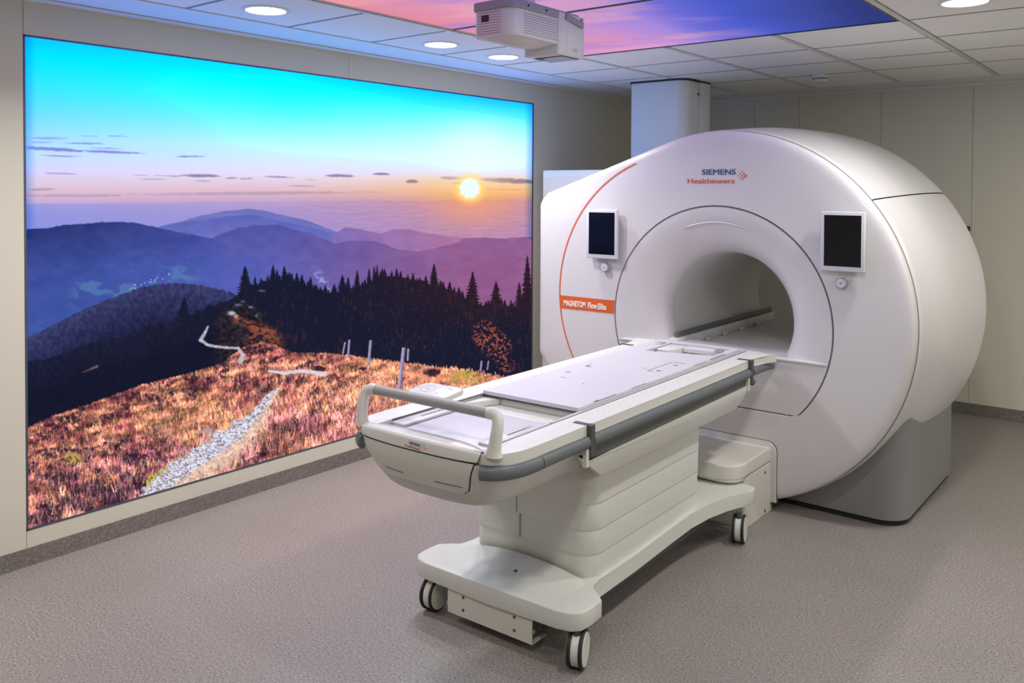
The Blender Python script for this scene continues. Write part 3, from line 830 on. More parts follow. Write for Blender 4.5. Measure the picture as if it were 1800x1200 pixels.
def build_scanner():
    root = empty('mri_scanner', (0, 0, 0))
    tag(root, 'big white MRI scanner with round bore standing on a grey pedestal', 'scanner')
    # --- front cover: disc with a flat flank towards the mural, open in the middle
    A = lambda d: math.radians(d)
    circ = [(GX+GR*math.cos(A(d)), GZ+GR*math.sin(A(d))) for d in np.linspace(-90, 109.5, 120)]
    flank = round_poly([(-2.275, 1.880), (-3.085, 1.602), (-3.140, 1.545), (-3.140, 0.625), (-3.088, 0.555), (-2.80, 0.22), (-2.45, 0.06)], [0, .06, .08, .05, .05, .3, 0], 5)
    poly = circ+flank[1:]
    poly = [(x, max(z, 0.045)) for x, z in poly]
    cx, cz = RX, RZ
    angs = sorted({round(math.atan2(z-cz, x-cx), 5) for x, z in poly} | {round(a, 5) for a in np.linspace(-math.pi, math.pi, 200)})
    def rout(a):
        best = None
        dx, dz = math.cos(a), math.sin(a)
        n = len(poly)
        for i in range(n):
            x1, z1 = poly[i][0]-cx, poly[i][1]-cz
            x2, z2 = poly[(i+1) % n][0]-cx, poly[(i+1) % n][1]-cz
            ex, ez = x2-x1, z2-z1
            den = dx*ez-dz*ex
            if abs(den) < 1e-9: continue
            t = (x1*ez-z1*ex)/den; s = (x1*dz-z1*dx)/den
            if t > 0 and -1e-6 <= s <= 1+1e-6: best = t if best is None else max(best, t)
        return best
    # opening: circle above, level lower edge with rounded corners
    def rin(a):
        lo = 0.498
        r = RR
        dz = math.sin(a)
        if dz < -1e-6:
            q = (cz-lo)/(-dz)
            # soft minimum to round the corner
            k = 0.03
            h = max(k-abs(r-q), 0)/k
            r = min(r, q)-h*h*k*0.25
        return r
    bm = bmesh.new()
    rings = []
    prof = lambda a, ro, ri: [(ri, GY+0.03), (ri, GY+0.004), (ri+0.003, GY), (ri+(ro-ri)*.5, GY), (ro-0.055, GY), (ro-0.030, GY+0.0035), (ro-0.012, GY+0.009), (ro-0.003, GY+0.02), (ro, GY+0.036), (ro, GY+0.07)]
    for a in angs:
        ro, ri = rout(a), rin(a)
        rings.append([bm.verts.new((cx+r*math.cos(a), y, cz+r*math.sin(a))) for r, y in prof(a, ro, ri)])
    for a, b in zip(rings, rings[1:]+rings[:1]):
        for j in range(len(a)-1):
            try: bm.faces.new((a[j], a[j+1], b[j+1], b[j]))
            except ValueError: pass
    bmesh.ops.remove_doubles(bm, verts=bm.verts[:], dist=1e-5)
    obj('front_cover', bm, M['white'], root, smooth=35)
    # dark line behind the gap between cover and bore surround
    bm = bmesh.new()
    rr = []
    for a in np.linspace(-math.pi, math.pi, 200, endpoint=False):
        r = rin(a)
        rr.append([bm.verts.new((cx+q*math.cos(a), GY+0.0025, cz+q*math.sin(a))) for q in (r-0.007, r+0.001)])
    for a, b in zip(rr, rr[1:]+rr[:1]): bm.faces.new((a[0], a[1], b[1], b[0]))
    obj('surround_seam', bm, M['seam'], root)
    # --- bore surround: rolls smoothly into the tunnel
    bm = bmesh.new()
    pr = []
    N = 26
    a_, b_ = RR-0.0065-BR, 0.21
    for k in range(N+1):
        ph = (k/N)*math.pi/2
        f = k/N
        c_x = RX+(BX-RX)*math.sin(ph); c_z = RZ+(BZ-RZ)*math.sin(ph)
        pr.append((BR+a_*(1-math.sin(ph)), GY+0.001+b_*(1-math.cos(ph))**1.05, c_x, c_z))
    grid = []
    n = 128
    for r, y, c_x, c_z in pr:
        grid.append([bm.verts.new((c_x+r*math.cos(2*math.pi*j/n), y, c_z+r*math.sin(2*math.pi*j/n))) for j in range(n)])
    for a, b in zip(grid, grid[1:]):
        for j in range(n):
            k = (j+1) % n
            zc = (a[j].co.z+a[k].co.z)/2
            if zc < 0.5: continue
            bm.faces.new((a[j], a[k], b[k], b[j]))
    bmesh.ops.delete(bm, geom=[v for v in bm.verts if not v.link_faces], context='VERTS')
    obj('bore_surround', bm, M['white'], root, smooth=180)
    # eyebrow crease above the bore
    bm = bmesh.new()
    row = []
    for d in np.linspace(72, 111, 24):
        a = A(d); t = math.sin((d-72)/39*math.pi)
        r = 0.528; w = 0.006*t+.0005
        row.append([bm.verts.new((RX+q*math.cos(a), yy, RZ+q*math.sin(a))) for q, yy in ((r+w, GY+0.006), (r, GY+0.0045-0.001*t), (r-w*.5, GY+0.016))])
    for a, b in zip(row, row[1:]):
        for j in range(2): bm.faces.new((a[j], a[j+1], b[j+1], b[j]))
    obj('surround_crease', bm, M['white'], root, smooth=20)
    # lower plate of the surround and the shelf above it
    zt = SHELF-0.012
    wd = math.sqrt((RR-0.007)**2-(zt-RZ)**2)
    pts = []
    for d in np.linspace(math.degrees(math.asin((zt-RZ)/(RR-.007))), math.degrees(math.asin((0.504-RZ)/(RR-.007)))-0.0, 10):
        pts.append((RX+(RR-.007)*math.cos(A(d)), RZ+(RR-.007)*math.sin(A(d))))
    pts2 = [(2*RX-x, z) for x, z in pts][::-1]
    ol = round_poly(pts+pts2, [0]*9+[.02, .02]+[0]*9, 4)
    prism('lower_plate', ol, GY+0.001, GY+0.05, M['white'], root, axis='y')
    sh = []
    for k in range(13):
        f = k/12; ph = f*math.pi/2
        y = GY+0.001+b_*(1-math.cos(ph))**1.05
        r = BR+a_*(1-math.sin(ph))
        c_x = RX+(BX-RX)*math.sin(ph); c_z = RZ+(BZ-RZ)*math.sin(ph)
        q = r*r-(SHELF-c_z)**2
        sh.append((c_x+math.sqrt(max(q, 0))+0.012, y))
    sh = [(wd+RX-0.002, GY-0.006)]+sh[1:]
    ol = sh+[(2*BX-x, y) for x, y in sh[::-1]]
    ol[-1] = (RX-wd+0.002, GY-0.006)
    prism('entry_shelf', ol, SHELF-0.012, SHELF, M['white'], root, bev=0.003, seg=2)
    # --- tunnel
    bm = bmesh.new()
    add_revolve_y(bm, [(BR, GY+b_-0.004), (BR, BYR-0.10), (BR+0.02, BYR-0.04), (BR+0.09, BYR+0.06), (BR+0.2, BYR+0.10)], BX, BZ, n=96)
    obj('bore_tunnel', bm, M['bore'], root, smooth=60)
    yb0, yb1 = GY+0.06, BYR-0.02
    box('bore_bed', BX-0.285, BX+0.285, yb0, yb1, 0.70, 0.745, M['bore'], root, bev=0.004)
    for sx in (-1,):
        xa = BX+sx*0.292
        bm = bmesh.new()
        add_tube(bm, [(xa, yb0+0.05, 0.815), (xa, yb1, 0.815)], 0.013, 0.017, 12)
        obj('bore_rail', bm, M['rail'], root)
        box('rail_base', xa-0.02 if sx > 0 else xa-0.03, xa+0.03 if sx > 0 else xa+0.02, yb0+0.02, yb1+0.03, 0.745, 0.80, M['bore'], root, bev=0.006)
    for y in (4.62, 4.85, 5.10, 5.35):
        box('bed_marker', BX-0.262, BX-0.245, y, y+0.05, 0.7455, 0.765, M['white3'], root, bev=0.002, seg=1)
    # --- barrel covers
    BCX, BCZ = -1.94, 0.965
    pp = [(0.90, 4.285), (0.955, 4.270), (0.978, 4.270)]
    for y in np.linspace(4.28, 5.3, 22): pp.append((1.03-0.045*((5.3-y)/1.03)**2, float(y)))
    for f in np.linspace(0.06, 1, 14):
        pp.append((1.03-0.23*f**3, 5.3+0.5*f))
    pp += [(0.72, 5.83), (0.58, 5.835)]
    def settle(bm):
        # the covers start flush with the round front cover and drift to their own axis
        for v in bm.verts:
            f = min(1, max(0, (4.75-v.co.y)/0.48)); f = f*f*(3-2*f)
            k = 1-0.011*f
            x, z = v.co.x-BCX, v.co.z-BCZ
            v.co.x = BCX+x*k+(GX-BCX)*f; v.co.z = max(0.05, BCZ+z*k+(GZ-BCZ)*f)
    g = 0.20
    for nm, a0, a1 in (('top_cover', 39+g, 141-g), ('side_cover', -90, 39-g), ('side_cover', 141+g, 270)):
        bm = bmesh.new()
        add_revolve_y(bm, pp, BCX, BCZ, A(a0), A(a1), n=max(24, int((a1-a0)/2)), zmin=0.05)
        settle(bm)
        bmesh.ops.remove_doubles(bm, verts=bm.verts[:], dist=1e-4)
        obj(nm, bm, M['white'], root, smooth=50)
    bm = bmesh.new()
    add_revolve_y(bm, [(0.80, 4.40)]+[(r-0.012, y+0.002) for r, y in pp[6:]], BCX, BCZ, 0, 2*math.pi, n=96, zmin=0.06)
    settle(bm)
    bmesh.ops.remove_doubles(bm, verts=bm.verts[:], dist=1e-4)
    obj('inner_drum', bm, M['seamdark'], root, smooth=60)
    # fine joint between the round front cover and the barrel covers
    bm = bmesh.new(); row = []
    for d in np.linspace(-62, 108, 150):
        a = A(d)
        row.append([bm.verts.new((GX+r*math.cos(a), y, GZ+r*math.sin(a))) for r, y in ((0.9672, GY+0.066), (0.9695, GY+0.0675), (0.9712, GY+0.071))])
    for p, q in zip(row, row[1:]):
        for j in range(2): bm.faces.new((p[j], p[j+1], q[j+1], q[j]))
    obj('cover_joint', bm, M['seam'], root)
    # short parting line on the lower flank
    bm = bmesh.new()
    row = []
    for k in range(9):
        f = k/8; a = A(-26.5+3.2*f*f); y = 4.30+0.14*f
        r = np.interp(y, [q[1] for q in pp[:20]], [q[0] for q in pp[:20]])+0.0008
        w = 0.0022*(1-f)+0.0008
        row.append([bm.verts.new((BCX+r*math.cos(a+da), y, BCZ+r*math.sin(a+da))) for da in (-w, w)])
    for p, q in zip(row, row[1:]): bm.faces.new((p[0], p[1], q[1], q[0]))
    obj('flank_seam', bm, M['seam'], root)
    # --- cabinet behind the flat flank
    cab = [(-3.128, 0.635), (-3.128, 1.540), (-3.080, 1.592), (-2.5, 1.785), (-2.5, 0.2), (-2.80, 0.24), (-3.078, 0.565)]
    prism('flank_cabinet', cab[::-1], GY+0.068, 4.95, M['white'], root, axis='y')
    # --- pedestal
    pts = round_poly([(-2.86, 4.345), (-1.066, 4.345), (-1.066, 5.42), (-2.86, 5.42)], [.11, .13, .08, .08], 10)
    prism('pedestal', pts, 0.030, 0.60, M['grey'], root, bev=0.004, seg=2)
    cxp, cyp = -1.963, 4.88
    pts2 = [(cxp+(x-cxp)*0.985, cyp+(y-cyp)*0.975) for x, y in pts]
    prism('pedestal_plinth', pts2, 0.0, 0.031, M['seamdark'], root)
    # --- docking box in front of the pedestal
    prism('docking_box', round_poly([(-2.27, 3.885), (-1.662, 3.885), (-1.662, 4.215), (-2.27, 4.215)], [.02, .02, 0, 0], 4), 0.0, 0.249, M['white3'], root, bev=0.002, seg=1)
    nose = round_poly([(-2.268, 3.77), (-1.660, 3.77), (-1.660, 4.20), (-2.268, 4.20)], [.10, .10, 0, 0], 8)
    prism('docking_nose', nose, 0.252, 0.325, M['white3'], root, bev=0.012, seg=4)
    nose2 = round_poly([(-1.86, 3.785), (-1.668, 3.785), (-1.668, 3.95), (-1.86, 3.95)], [.005, .09, 0, 0], 8)
    prism('nose_underside', nose2, 0.238, 0.256, M['white3'], root, bev=0.004, seg=2)
    box('docking_latch', -1.93, -1.862, 3.80, 3.90, 0.262, 0.276, M['midgrey'], root, bev=0.004)
    # frame moulding where the box meets the cover
    fr_o = round_poly([(-2.30, 0.047), (-1.632, 0.047), (-1.632, 0.352), (-2.30, 0.352)], [0, 0, .05, .05], 6)
    prism('docking_surround', fr_o, GY-0.007, GY+0.02, M['white'], root, bev=0.003, seg=2, axis='y')
    fr_o2 = round_poly([(-2.304, 0.05), (-1.628, 0.05), (-1.628, 0.356), (-2.304, 0.356)], [0, 0, .05, .05], 6)
    prism('surround_gap', fr_o2, GY-0.001, GY+0.01, M['seam'], root, axis='y')
    for z in (0.215, 0.022):
        bm = bmesh.new(); add_disc_cyl(bm, (-1.6615, 4.125, z), (1, 0, 0), 0.007, 0.004, 12)
        obj('screw', bm, M['darkgrey'], root)
    # --- orange sweep and name plate
    oc, orad = (-2.170, 1.018), 0.806
    bm = bmesh.new(); row = []
    for d in np.linspace(111, 236, 70):
        a = A(d)
        row.append([bm.verts.new((oc[0]+q*math.cos(a), GY-0.0012, oc[1]+q*math.sin(a))) for q in (orad-0.0045, orad+0.0045)])
    for p, q in zip(row, row[1:]): bm.faces.new((p[0], p[1], q[1], q[0]))
    obj('orange_stripe', bm, M['orange'], root)
    z0, z1 = 0.914, 0.990
    xl = lambda z: oc[0]-math.sqrt(orad**2-(z-oc[1])**2)
    xr = lambda z: RX-math.sqrt((RR+.003)**2-(z-RZ)**2)
    bm = bmesh.new()
    vs = [bm.verts.new((x, GY-0.0016, z)) for x, z in ((xl(z0), z0), (xr(z0), z0), (xr(z1), z1), (xl(z1), z1))]
    bm.faces.new(vs)
    plate = obj('name_plate', bm, M['orange'], root)
    text_obj('lettering', 'MAGNETOM', 0.046, M['whitet'], plate, face_matrix((-2.945, GY-0.0026, 0.932), (1, 0, 0), (0, 0, 1)), width=0.155, bold=0.0012)
    text_obj('lettering', 'Flow.Elite', 0.046, M['whitet'], plate, face_matrix((-2.772, GY-0.0026, 0.932), (1, 0, 0), (0, 0, 1)), width=0.125, bold=0.0012)
    # --- logo above the bore
    bm = bmesh.new()
    dots = [(-1.853, 1.698, .0026), (-1.843, 1.7075, .0032), (-1.843, 1.688, .0032), (-1.832, 1.7175, .0040), (-1.832, 1.698, .0044), (-1.832, 1.679, .0040), (-1.8215, 1.708, .0050), (-1.8215, 1.688, .0050), (-1.811, 1.698, .0066)]
    for x, z, r in dots: add_disc_cyl(bm, (x, GY-0.0008, z), (0, 1, 0), r, 0.0012, 12)
    lg = obj('maker_logo', bm, M['oranget'], root)
    text_obj('lettering', 'SIEMENS', 0.041, M['bluet'], lg, face_matrix((-2.056, GY-0.0012, 1.7045), (1, 0, 0), (0, 0, 1)), width=0.188, heavy=0.0022)
    text_obj('lettering', 'Healthineers', 0.037, M['oranget'], lg, face_matrix((-2.140, GY-0.0012, 1.659), (1, 0, 0), (0, 0, 1)), width=0.266, heavy=0.0016)
    # --- displays and dials
    def display(x0, x1, z0, z1, depth):
        fr = box('display', x0, x1, GY-depth, GY-depth+0.02, z0, z1, M['frame'], root, bev=0.004, seg=3)
        box('display_bracket', x0+0.03, x1-0.03, GY-depth+0.02, GY+0.002, z0+0.04, z1-0.03, M['white'], fr)
        box('display_glass', x0+0.018, x1-0.016, GY-depth-0.0012, GY-depth+0.004, z0+0.024, z1-0.017, M['screen'], fr)
        return fr
    display(-2.760, -2.553, 1.229, 1.510, 0.045)
    display(-1.412, -1.206, 1.240, 1.524, 0.045)
    for x, z in ((-2.648, 1.178), (-1.318, 1.182)):
        bm = bmesh.new(); add_disc_cyl(bm, (x, GY-0.012, z), (0, 1, 0), 0.026, 0.030, 28, bev=0.003)
        kn = obj('dial', bm, M['chrome'], root, smooth=40)
        bm = bmesh.new(); add_disc_cyl(bm, (x, GY-0.0275, z), (0, 1, 0), 0.0215, 0.003, 28, bev=0.001)
        obj('dial_face', bm, M['frame'], kn)
        bm = bmesh.new(); add_disc_cyl(bm, (x, GY-0.0292, z), (0, 1, 0), 0.0035, 0.002, 12)
        obj('dial_button', bm, M['darkgrey'], kn)
        s = 1 if x < -2 else -1
        bm = bmesh.new(); row = []
        for d in np.linspace(-45, 45, 10):
            a = A(d if s > 0 else 180-d)
            row.append([bm.verts.new((x+q*math.cos(a), GY-0.001, z+q*math.sin(a))) for q in (0.031, 0.0335)])
        for p, q in zip(row, row[1:]): bm.faces.new((p[0], p[1], q[1], q[0]))
        obj('dial_scale', bm, M['midgrey'], root)
    return root
SCAN = build_scanner()

# ================================================================== CABINET AND DUCT BEHIND THE SCANNER
t = empty('equipment_cabinet', (-3.41, 5.2, 0))
tag(t, 'plain grey white upright cabinet behind the scanner, by the mural wall', 'cabinet')
box('body', -0.315, 0.30, -0.17, 0.22, 0.05, 1.762, M['duct'], t, bev=0.012, seg=3)
box('plinth', -0.30, 0.285, -0.15, 0.2, 0.0, 0.052, M['darkgrey'], t)
box('door_panel', -0.29, 0.28, -0.176, -0.168, 0.09, 1.72, M['duct'], t, bev=0.003, seg=1)

t = empty('ceiling_duct', (-3.02, 5.6, 1.2))
tag(t, 'white boxed service column rising from the scanner to the ceiling', 'column')
pts = round_poly([(-0.225, -0.14), (0.215, -0.14), (0.215, 0.06), (-0.225, 0.06)], [.012, .085, 0, 0], 10)
prism('front_casing', pts, -0.05, ZC-1.2-0.014, M['duct'], t, bev=0.002, seg=1)
box('rear_casing', -0.225, 0.226, 0.065, 0.23, -0.05, ZC-1.2-0.014, M['duct'], t, bev=0.004)
box('casing_joint', -0.22, 0.213, 0.058, 0.067, -0.05, ZC-1.2-0.018, M['seamdark'], t)
pts = round_poly([(-0.232, -0.147), (0.224, -0.147), (0.224, 0.235), (-0.232, 0.235)], [.012, .085, 0, 0], 10)
prism('ceiling_collar', pts, ZC-1.2-0.014, ZC-1.2-0.001, M['black'], t)
for z in (1.11, 0.72):
    bm = bmesh.new(); add_disc_cyl(bm, (0.219, 0.05, z), (1, 0, 0), 0.009, 0.01, 12)
    obj('screw', bm, M['darkgrey'], t)

# ================================================================== SMOKE DETECTOR, WALL FITTING
t = empty('smoke_detector', (-2.02, 5.90, ZC))
tag(t, 'small white smoke detector on the ceiling above the scanner', 'smoke detector')
bm = bmesh.new(); add_disc_cyl(bm, (0, 0, -0.008), (0, 0, 1), 0.052, 0.016, 28, bev=0.002); obj('base_ring', bm, M['ceil_trim'], t)
bm = bmesh.new(); add_disc_cyl(bm, (0, 0, -0.030), (0, 0, 1), 0.046, 0.030, 28, bev=0.008); h = obj('sensor_head', bm, M['frame'], t)
for a in range(10):
    q = a*0.628
    box('vent_slot', -0.011, 0.011, -0.001, 0.001, -0.028, -0.023, M['seamdark'], h).matrix_local = Matrix.Rotation(q, 4, 'Z') @ Matrix.Translation((0, -0.0462, 0))

t = box('wall_bracket', -1.315, -1.280, YB-0.02, YB+0.001, 1.335, 1.372, M['black'], bev=0.002)
tag(t, 'tiny black fitting on the back wall at the right edge of the scanner', 'wall fitting')

# ================================================================== PATIENT TABLE (u across, v along, towards the bore)
HW = 0.344
PLAN = [(0.0, -0.042), (0.10, -0.040), (0.19, -0.033), (0.235, -0.026), (0.262, -0.018), (0.283, -0.007), (0.300, 0.006), (0.313, 0.022), (0.322, 0.037), (0.331, 0.058), (0.338, 0.083), (0.342, 0.115), (0.344, 0.155)]
VEND = 2.125
def plan(hw, dv, end=VEND):
    k = hw/HW
    right = [(u*k, v+dv) for u, v in PLAN]
    left = [(-u, v) for u, v in right[:0:-1]]
    return [(-hw, end)]+left+right+[(hw, end)]

BODY = [(0.607, 0.215, 0.085), (0.612, 0.232, 0.070), (0.625, 0.246, 0.056), (0.66, 0.272, 0.034), (0.70, 0.300, 0.016), (0.735, 0.326, 0.003), (0.752, 0.334, 0.000), (0.772, 0.336, -0.002)]
def body_front(u, z):
    """v of the front skin of the table body at (u, z)"""
    zs = [b[0] for b in BODY]
    hw = np.interp(z, zs, [b[1] for b in BODY]); dv = np.interp(z, zs, [b[2] for b in BODY])
    k = hw/HW
    return float(np.interp(abs(u)/k, [p[0] for p in PLAN], [p[1] for p in PLAN])+dv)

def build_table():
    root = empty('patient_table', (-1.962, 2.0, 0), math.radians(1.25))
    tag(root, 'white wheeled patient table docked in front of the scanner bore', 'table')
    # ---- hull
    bm = bmesh.new()
    rings = [[bm.verts.new((u, v, z)) for u, v in plan(hw, dv)] for z, hw, dv in BODY]
    n = len(rings[0])
    for a, b in zip(rings, rings[1:]):
        for j in range(n): bm.faces.new((a[j], a[(j+1) % n], b[(j+1) % n], b[j]))
    bm.faces.new(rings[0][::-1]); bm.faces.new(rings[-1])
    obj('table_body', bm, M['white2'], root, smooth=50)
    # ---- side shelves, following the rounded foot corners
    for s in (1, -1):
        out = [(u, v) for u, v in PLAN if u >= 0.26]
        pts = [(s*0.2395, 0.03), (s*0.2395, -0.012)]+[(s*u, v) for u, v in out]+[(s*HW, 1.93), (s*(HW+0.012), 2.04), (s*(HW+0.052), VEND), (s*0.2395, VEND+0.02)]
        if s < 0: pts = pts[::-1]
        prism('side_shelf', pts, 0.773, 0.810, M['white2'], root, bev=0.006, seg=3, smooth=40)
        # groove line and inner rail
        box('shelf_groove', min(s*0.236, s*0.2405), max(s*0.236, s*0.2405), 0.10, VEND, 0.8055, 0.8104, M['seam'], root)
        box('inner_rail', min(s*0.226, s*0.236), max(s*0.226, s*0.236), 0.40, 2.11, 0.78, 0.8135, M['top'], root, bev=0.001, seg=1)
        box('rail_groove', min(s*0.222, s*0.226), max(s*0.222, s*0.226), 0.42, 2.10, 0.808, 0.8125, M['seam'], root)
        # rows of tiny fixing holes
        bm = bmesh.new()
        for k in range(46):
            v = 0.42+k*0.0375
            for u in ((0.272,) if k % 3 else (0.272, 0.300)):
                add_disc_cyl(bm, (s*u, v, 0.8101), (0, 0, 1), 0.0028, 0.0006, 6)
        h = obj('fixing_holes', bm, M['midgrey'], root); h['kind'] = 'stuff'
    # ---- grey bumper rail all round
    for s in (1, -1):
        path = []
        off = 0.006
        P2 = [(u, v) for u, v in PLAN if u >= 0.2]
        cor = [(s*(u+off*(0.3+0.7*min(1, max(0, (u-.25)/.09)))), v-off*(1-min(1, max(0, (u-.25)/.09))), 0.752) for u, v in P2 if u >= 0.262]
        bm = bmesh.new()
        p = [(s*HW+s*off, 0.168, 0.752)] + [] 
        path = [(cor[0][0]-s*0.004, cor[0][1], 0.752)]+cor[1:]+[(s*(HW+off), 0.172, 0.752)]
        add_tube(bm, path, 0.014, 0.0225, 14)
        obj('corner_bumper', bm, M['rail'], root, smooth=60)
        bm = bmesh.new(); add_tube(bm, [(s*(HW+off), 0.176, 0.752), (s*(HW+off), 0.452, 0.753)], 0.014, 0.0215, 14)
        obj('bumper_rail', bm, M['rail'], root, smooth=60)
        bm = bmesh.new(); add_tube(bm, [(s*(HW+off), 0.484, 0.753), (s*(HW+off), 1.886, 0.751)], 0.014, 0.0205, 14)
        obj('bumper_rail', bm, M['rail'], root, smooth=60)
        bm = bmesh.new(); add_tube(bm, [(s*(HW+off), 1.925, 0.751), (s*(HW+off+0.004), 2.10, 0.750), (s*(HW+off+0.012), 2.165, 0.749)], 0.014, 0.0205, 14)
        obj('bumper_rail', bm, M['rail'], root, smooth=60)
        for v0 in (0.455, 1.890):
            bm = bmesh.new()
            add_box(bm, min(s*0.288, s*0.348), max(s*0.288, s*0.348), v0, v0+0.022, 0.8095, 0.8125)
            add_box(bm, min(s*0.343, s*0.3625), max(s*0.343, s*0.3625), v0, v0+0.028, 0.700, 0.8125, 0.002, 1)
            obj('strap_clip', bm, M['darkgrey'], root)
            box('clip_post', min(s*0.335, s*0.356), max(s*0.335, s*0.356), v0-0.018, v0-0.001, 0.668, 0.732, M['white3'], root, bev=0.002, seg=1)
        # strip greyed for the shade in the slot under the rail; hanging flap
        box('recess_shade_strip', min(s*0.326, s*0.340), max(s*0.326, s*0.340), 0.47, 1.90, 0.668, 0.738, M['recshade'], root)
        bm = bmesh.new()
        T = 0.006
        a = [(0.347, 0.412, 0.712), (0.347, 0.436, 0.682), (0.347, 1.870, 0.690), (0.347, 1.905, 0.690), (0.338, 1.850, 0.630), (0.332, 1.765, 0.598), (0.332, 0.605, 0.598), (0.334, 0.560, 0.606)]
        va = [bm.verts.new((s*u, v, z)) for u, v, z in a]
        vb = [bm.verts.new((s*(u-2*T), v, z)) for u, v, z in a]
        # order the outline: top edge then round the bottom
        idx = [1, 2, 3, 4, 5, 6, 7, 0]
        fa = bm.faces.new([va[i] for i in idx]); fb = bm.faces.new([vb[i] for i in idx[::-1]])
        for i in range(len(idx)):
            p, q = idx[i], idx[(i+1) % len(idx)]
            bm.faces.new((va[p], va[q], vb[q], vb[p]))
        bmesh.ops.bevel(bm, geom=list(fa.edges), offset=0.004, segments=2, profile=0.5, affect='EDGES')
        obj('side_flap', bm, M['white2'], root, smooth=40)
    for k in range(2):
        bm = bmesh.new(); add_disc_cyl(bm, (0.338, 1.955+0.03*k, 0.690+.004*k), (1, 0, 0), 0.010-.002*k, 0.018, 14)
        obj('hinge_pin', bm, M['darkgrey'] if k == 0 else M['midgrey'], root)
    # ---- tabletop with an opening near the bore
    tu, v0, v1, zt, th = 0.224, 0.587, 2.085, 0.825, 0.014
    hl = [(-0.130, 1.745), (0.192, 1.835), (0.192, 2.035), (-0.130, 2.025)]
    bm = bmesh.new()
    for q in ([(-tu, v0), (tu, v0), (tu, 1.840), hl[1], hl[0], (-tu, 1.722)], [(-tu, 1.722), hl[0], hl[3], (-tu, 2.022)],
              [hl[1], (tu, 1.840), (tu, 2.036), hl[2]], [hl[3], hl[2], (tu, 2.036), (tu, v1), (-tu, v1), (-tu, 2.022)]):
        add_prism(bm, q, zt-th, zt)
    bmesh.ops.remove_doubles(bm, verts=bm.verts[:], dist=1e-5)
    seen_ = {}
    for f in bm.faces[:]:
        k = tuple(sorted(v.index for v in f.verts))
    bm.verts.index_update()
    for f in bm.faces[:]:
        seen_.setdefault(tuple(sorted(v.index for v in f.verts)), []).append(f)
    bmesh.ops.delete(bm, geom=[f for fs in seen_.values() if len(fs) > 1 for f in fs], context='FACES')
    tt = obj('tabletop', bm, M['top'], root)
    box('edge_profile', -tu+0.001, tu-0.001, v0+0.004, v0+0.012, zt-th-0.009, zt-th+0.001, M['darkgrey'], tt)
    # pocket below the opening: floor, a chamfered block and a plug shelf
    box('coil_pocket', -0.15, 0.205, 1.70, 2.05, 0.7725, 0.777, M['white3'], root)
    prism('pocket_block', [(-0.128, 1.86), (-0.060, 1.86), (-0.035, 1.90), (-0.035, 2.02), (-0.128, 2.018)], 0.777, 0.819, M['white'], root, bev=0.006)
    prism('pocket_shelf', [(-0.030, 1.965), (0.188, 1.980), (0.188, 2.032), (-0.030, 2.026)], 0.795, 0.819, M['white'], root, bev=0.004)
    box('pocket_back', -0.030, 0.188, 1.985, 2.0, 0.777, 0.796, M['white3'], root)
    for u0, u1 in ((0.005, 0.085), (0.105, 0.160)):
        box('plug_socket', u0, u1, 1.978, 1.986, 0.779, 0.792, M['seamdark'], root)
    # slots cut in the top
    for u0, u1, va_, vb_ in [(-0.160, -0.135, 1.235, 1.252), (-0.165, -0.162, 1.262, 1.30), (0.222, 0.2245, 0.72, 0.86), (0.216, 0.2245, 0.70, 0.735), (0.222, 0.2245, 0.98, 1.10), (0.222, 0.2245, 1.55, 1.68), (0.218, 0.2245, 1.73, 1.90),
                            (0.108, 0.112, 1.32, 1.565), (0.112, 0.135, 1.322, 1.328), (0.118, 0.175, 1.560, 1.566), (0.145, 0.165, 1.50, 1.515), (0.14, 0.16, 1.345, 1.36), (0.02, 0.035, 0.93, 0.934), (-0.12, -0.09, 0.98, 0.983), (0.06, 0.085, 1.36, 1.364)]:
        box('slot', u0, u1, va_, vb_, zt-0.001, zt+0.0006, M['seam'], tt)
    bm = bmesh.new(); add_disc_cyl(bm, (-0.150, 1.085, zt), (0, 0, 1), 0.014, 0.0012, 18)
    obj('slot', bm, M['midgrey'], tt)
    for s in (-1, 1):
        box('end_latch', s*0.165-0.02, s*0.165+0.02, 1.94, 2.00, zt, zt+0.004, M['chrome'], tt, bev=0.001, seg=1)
    # ---- deck, trough and guides at the foot
    box('foot_deck', -0.222, 0.222, -0.005, 0.435, 0.773, 0.797, M['top'], root, bev=0.004)
    box('trough_floor', -0.222, 0.222, 0.43, 0.62, 0.7725, 0.776, M['white2'], root)
    box('trough_step', -0.17, 0.21, 0.45, 0.50, 0.776, 0.786, M['white3'], root, bev=0.004)
    box('trough_wall', -0.222, 0.222, 0.605, 0.62, 0.776, 0.811, M['white2'], root)
    prism('trough_cheek', [(-0.222, 0.45), (-0.150, 0.60), (-0.222, 0.60)], 0.776, 0.800, M['white2'], root, bev=0.004)
    for s in (-1, 1):
        g = box('guide_block', s*0.195-0.032, s*0.195+0.030, 0.085, 0.40, 0.797, 0.8075, M['top'], root, bev=0.004)
        box('guide_slot', s*0.195-0.004, s*0.195+0.004, 0.20, 0.31, 0.8072, 0.8079, M['seam'], g)
        box('guide_latch', s*0.195-0.007, s*0.195+0.007, 0.30, 0.335, 0.8072, 0.8085, M['midgrey'], g)
    # ---- front cap (crowned, carries the maker's mark) and drawer below
    def skin(name, zs, us_of, off, mat, thick=0.0):
        bm = bmesh.new(); grid = []
        for z in zs:
            u0, u1 = us_of(z)
            grid.append([bm.verts.new((u, body_front(u, min(z, 0.772))-off, z)) for u in np.linspace(u0, u1, 25)])
        for a, b in zip(grid, grid[1:]):
            for j in range(24): bm.faces.new((a[j], a[j+1], b[j+1], b[j]))
        r = bmesh.ops.extrude_face_region(bm, geom=bm.faces[:])
        for v in [g for g in r['geom'] if isinstance(g, bmesh.types.BMVert)]: v.co.y += off+0.004
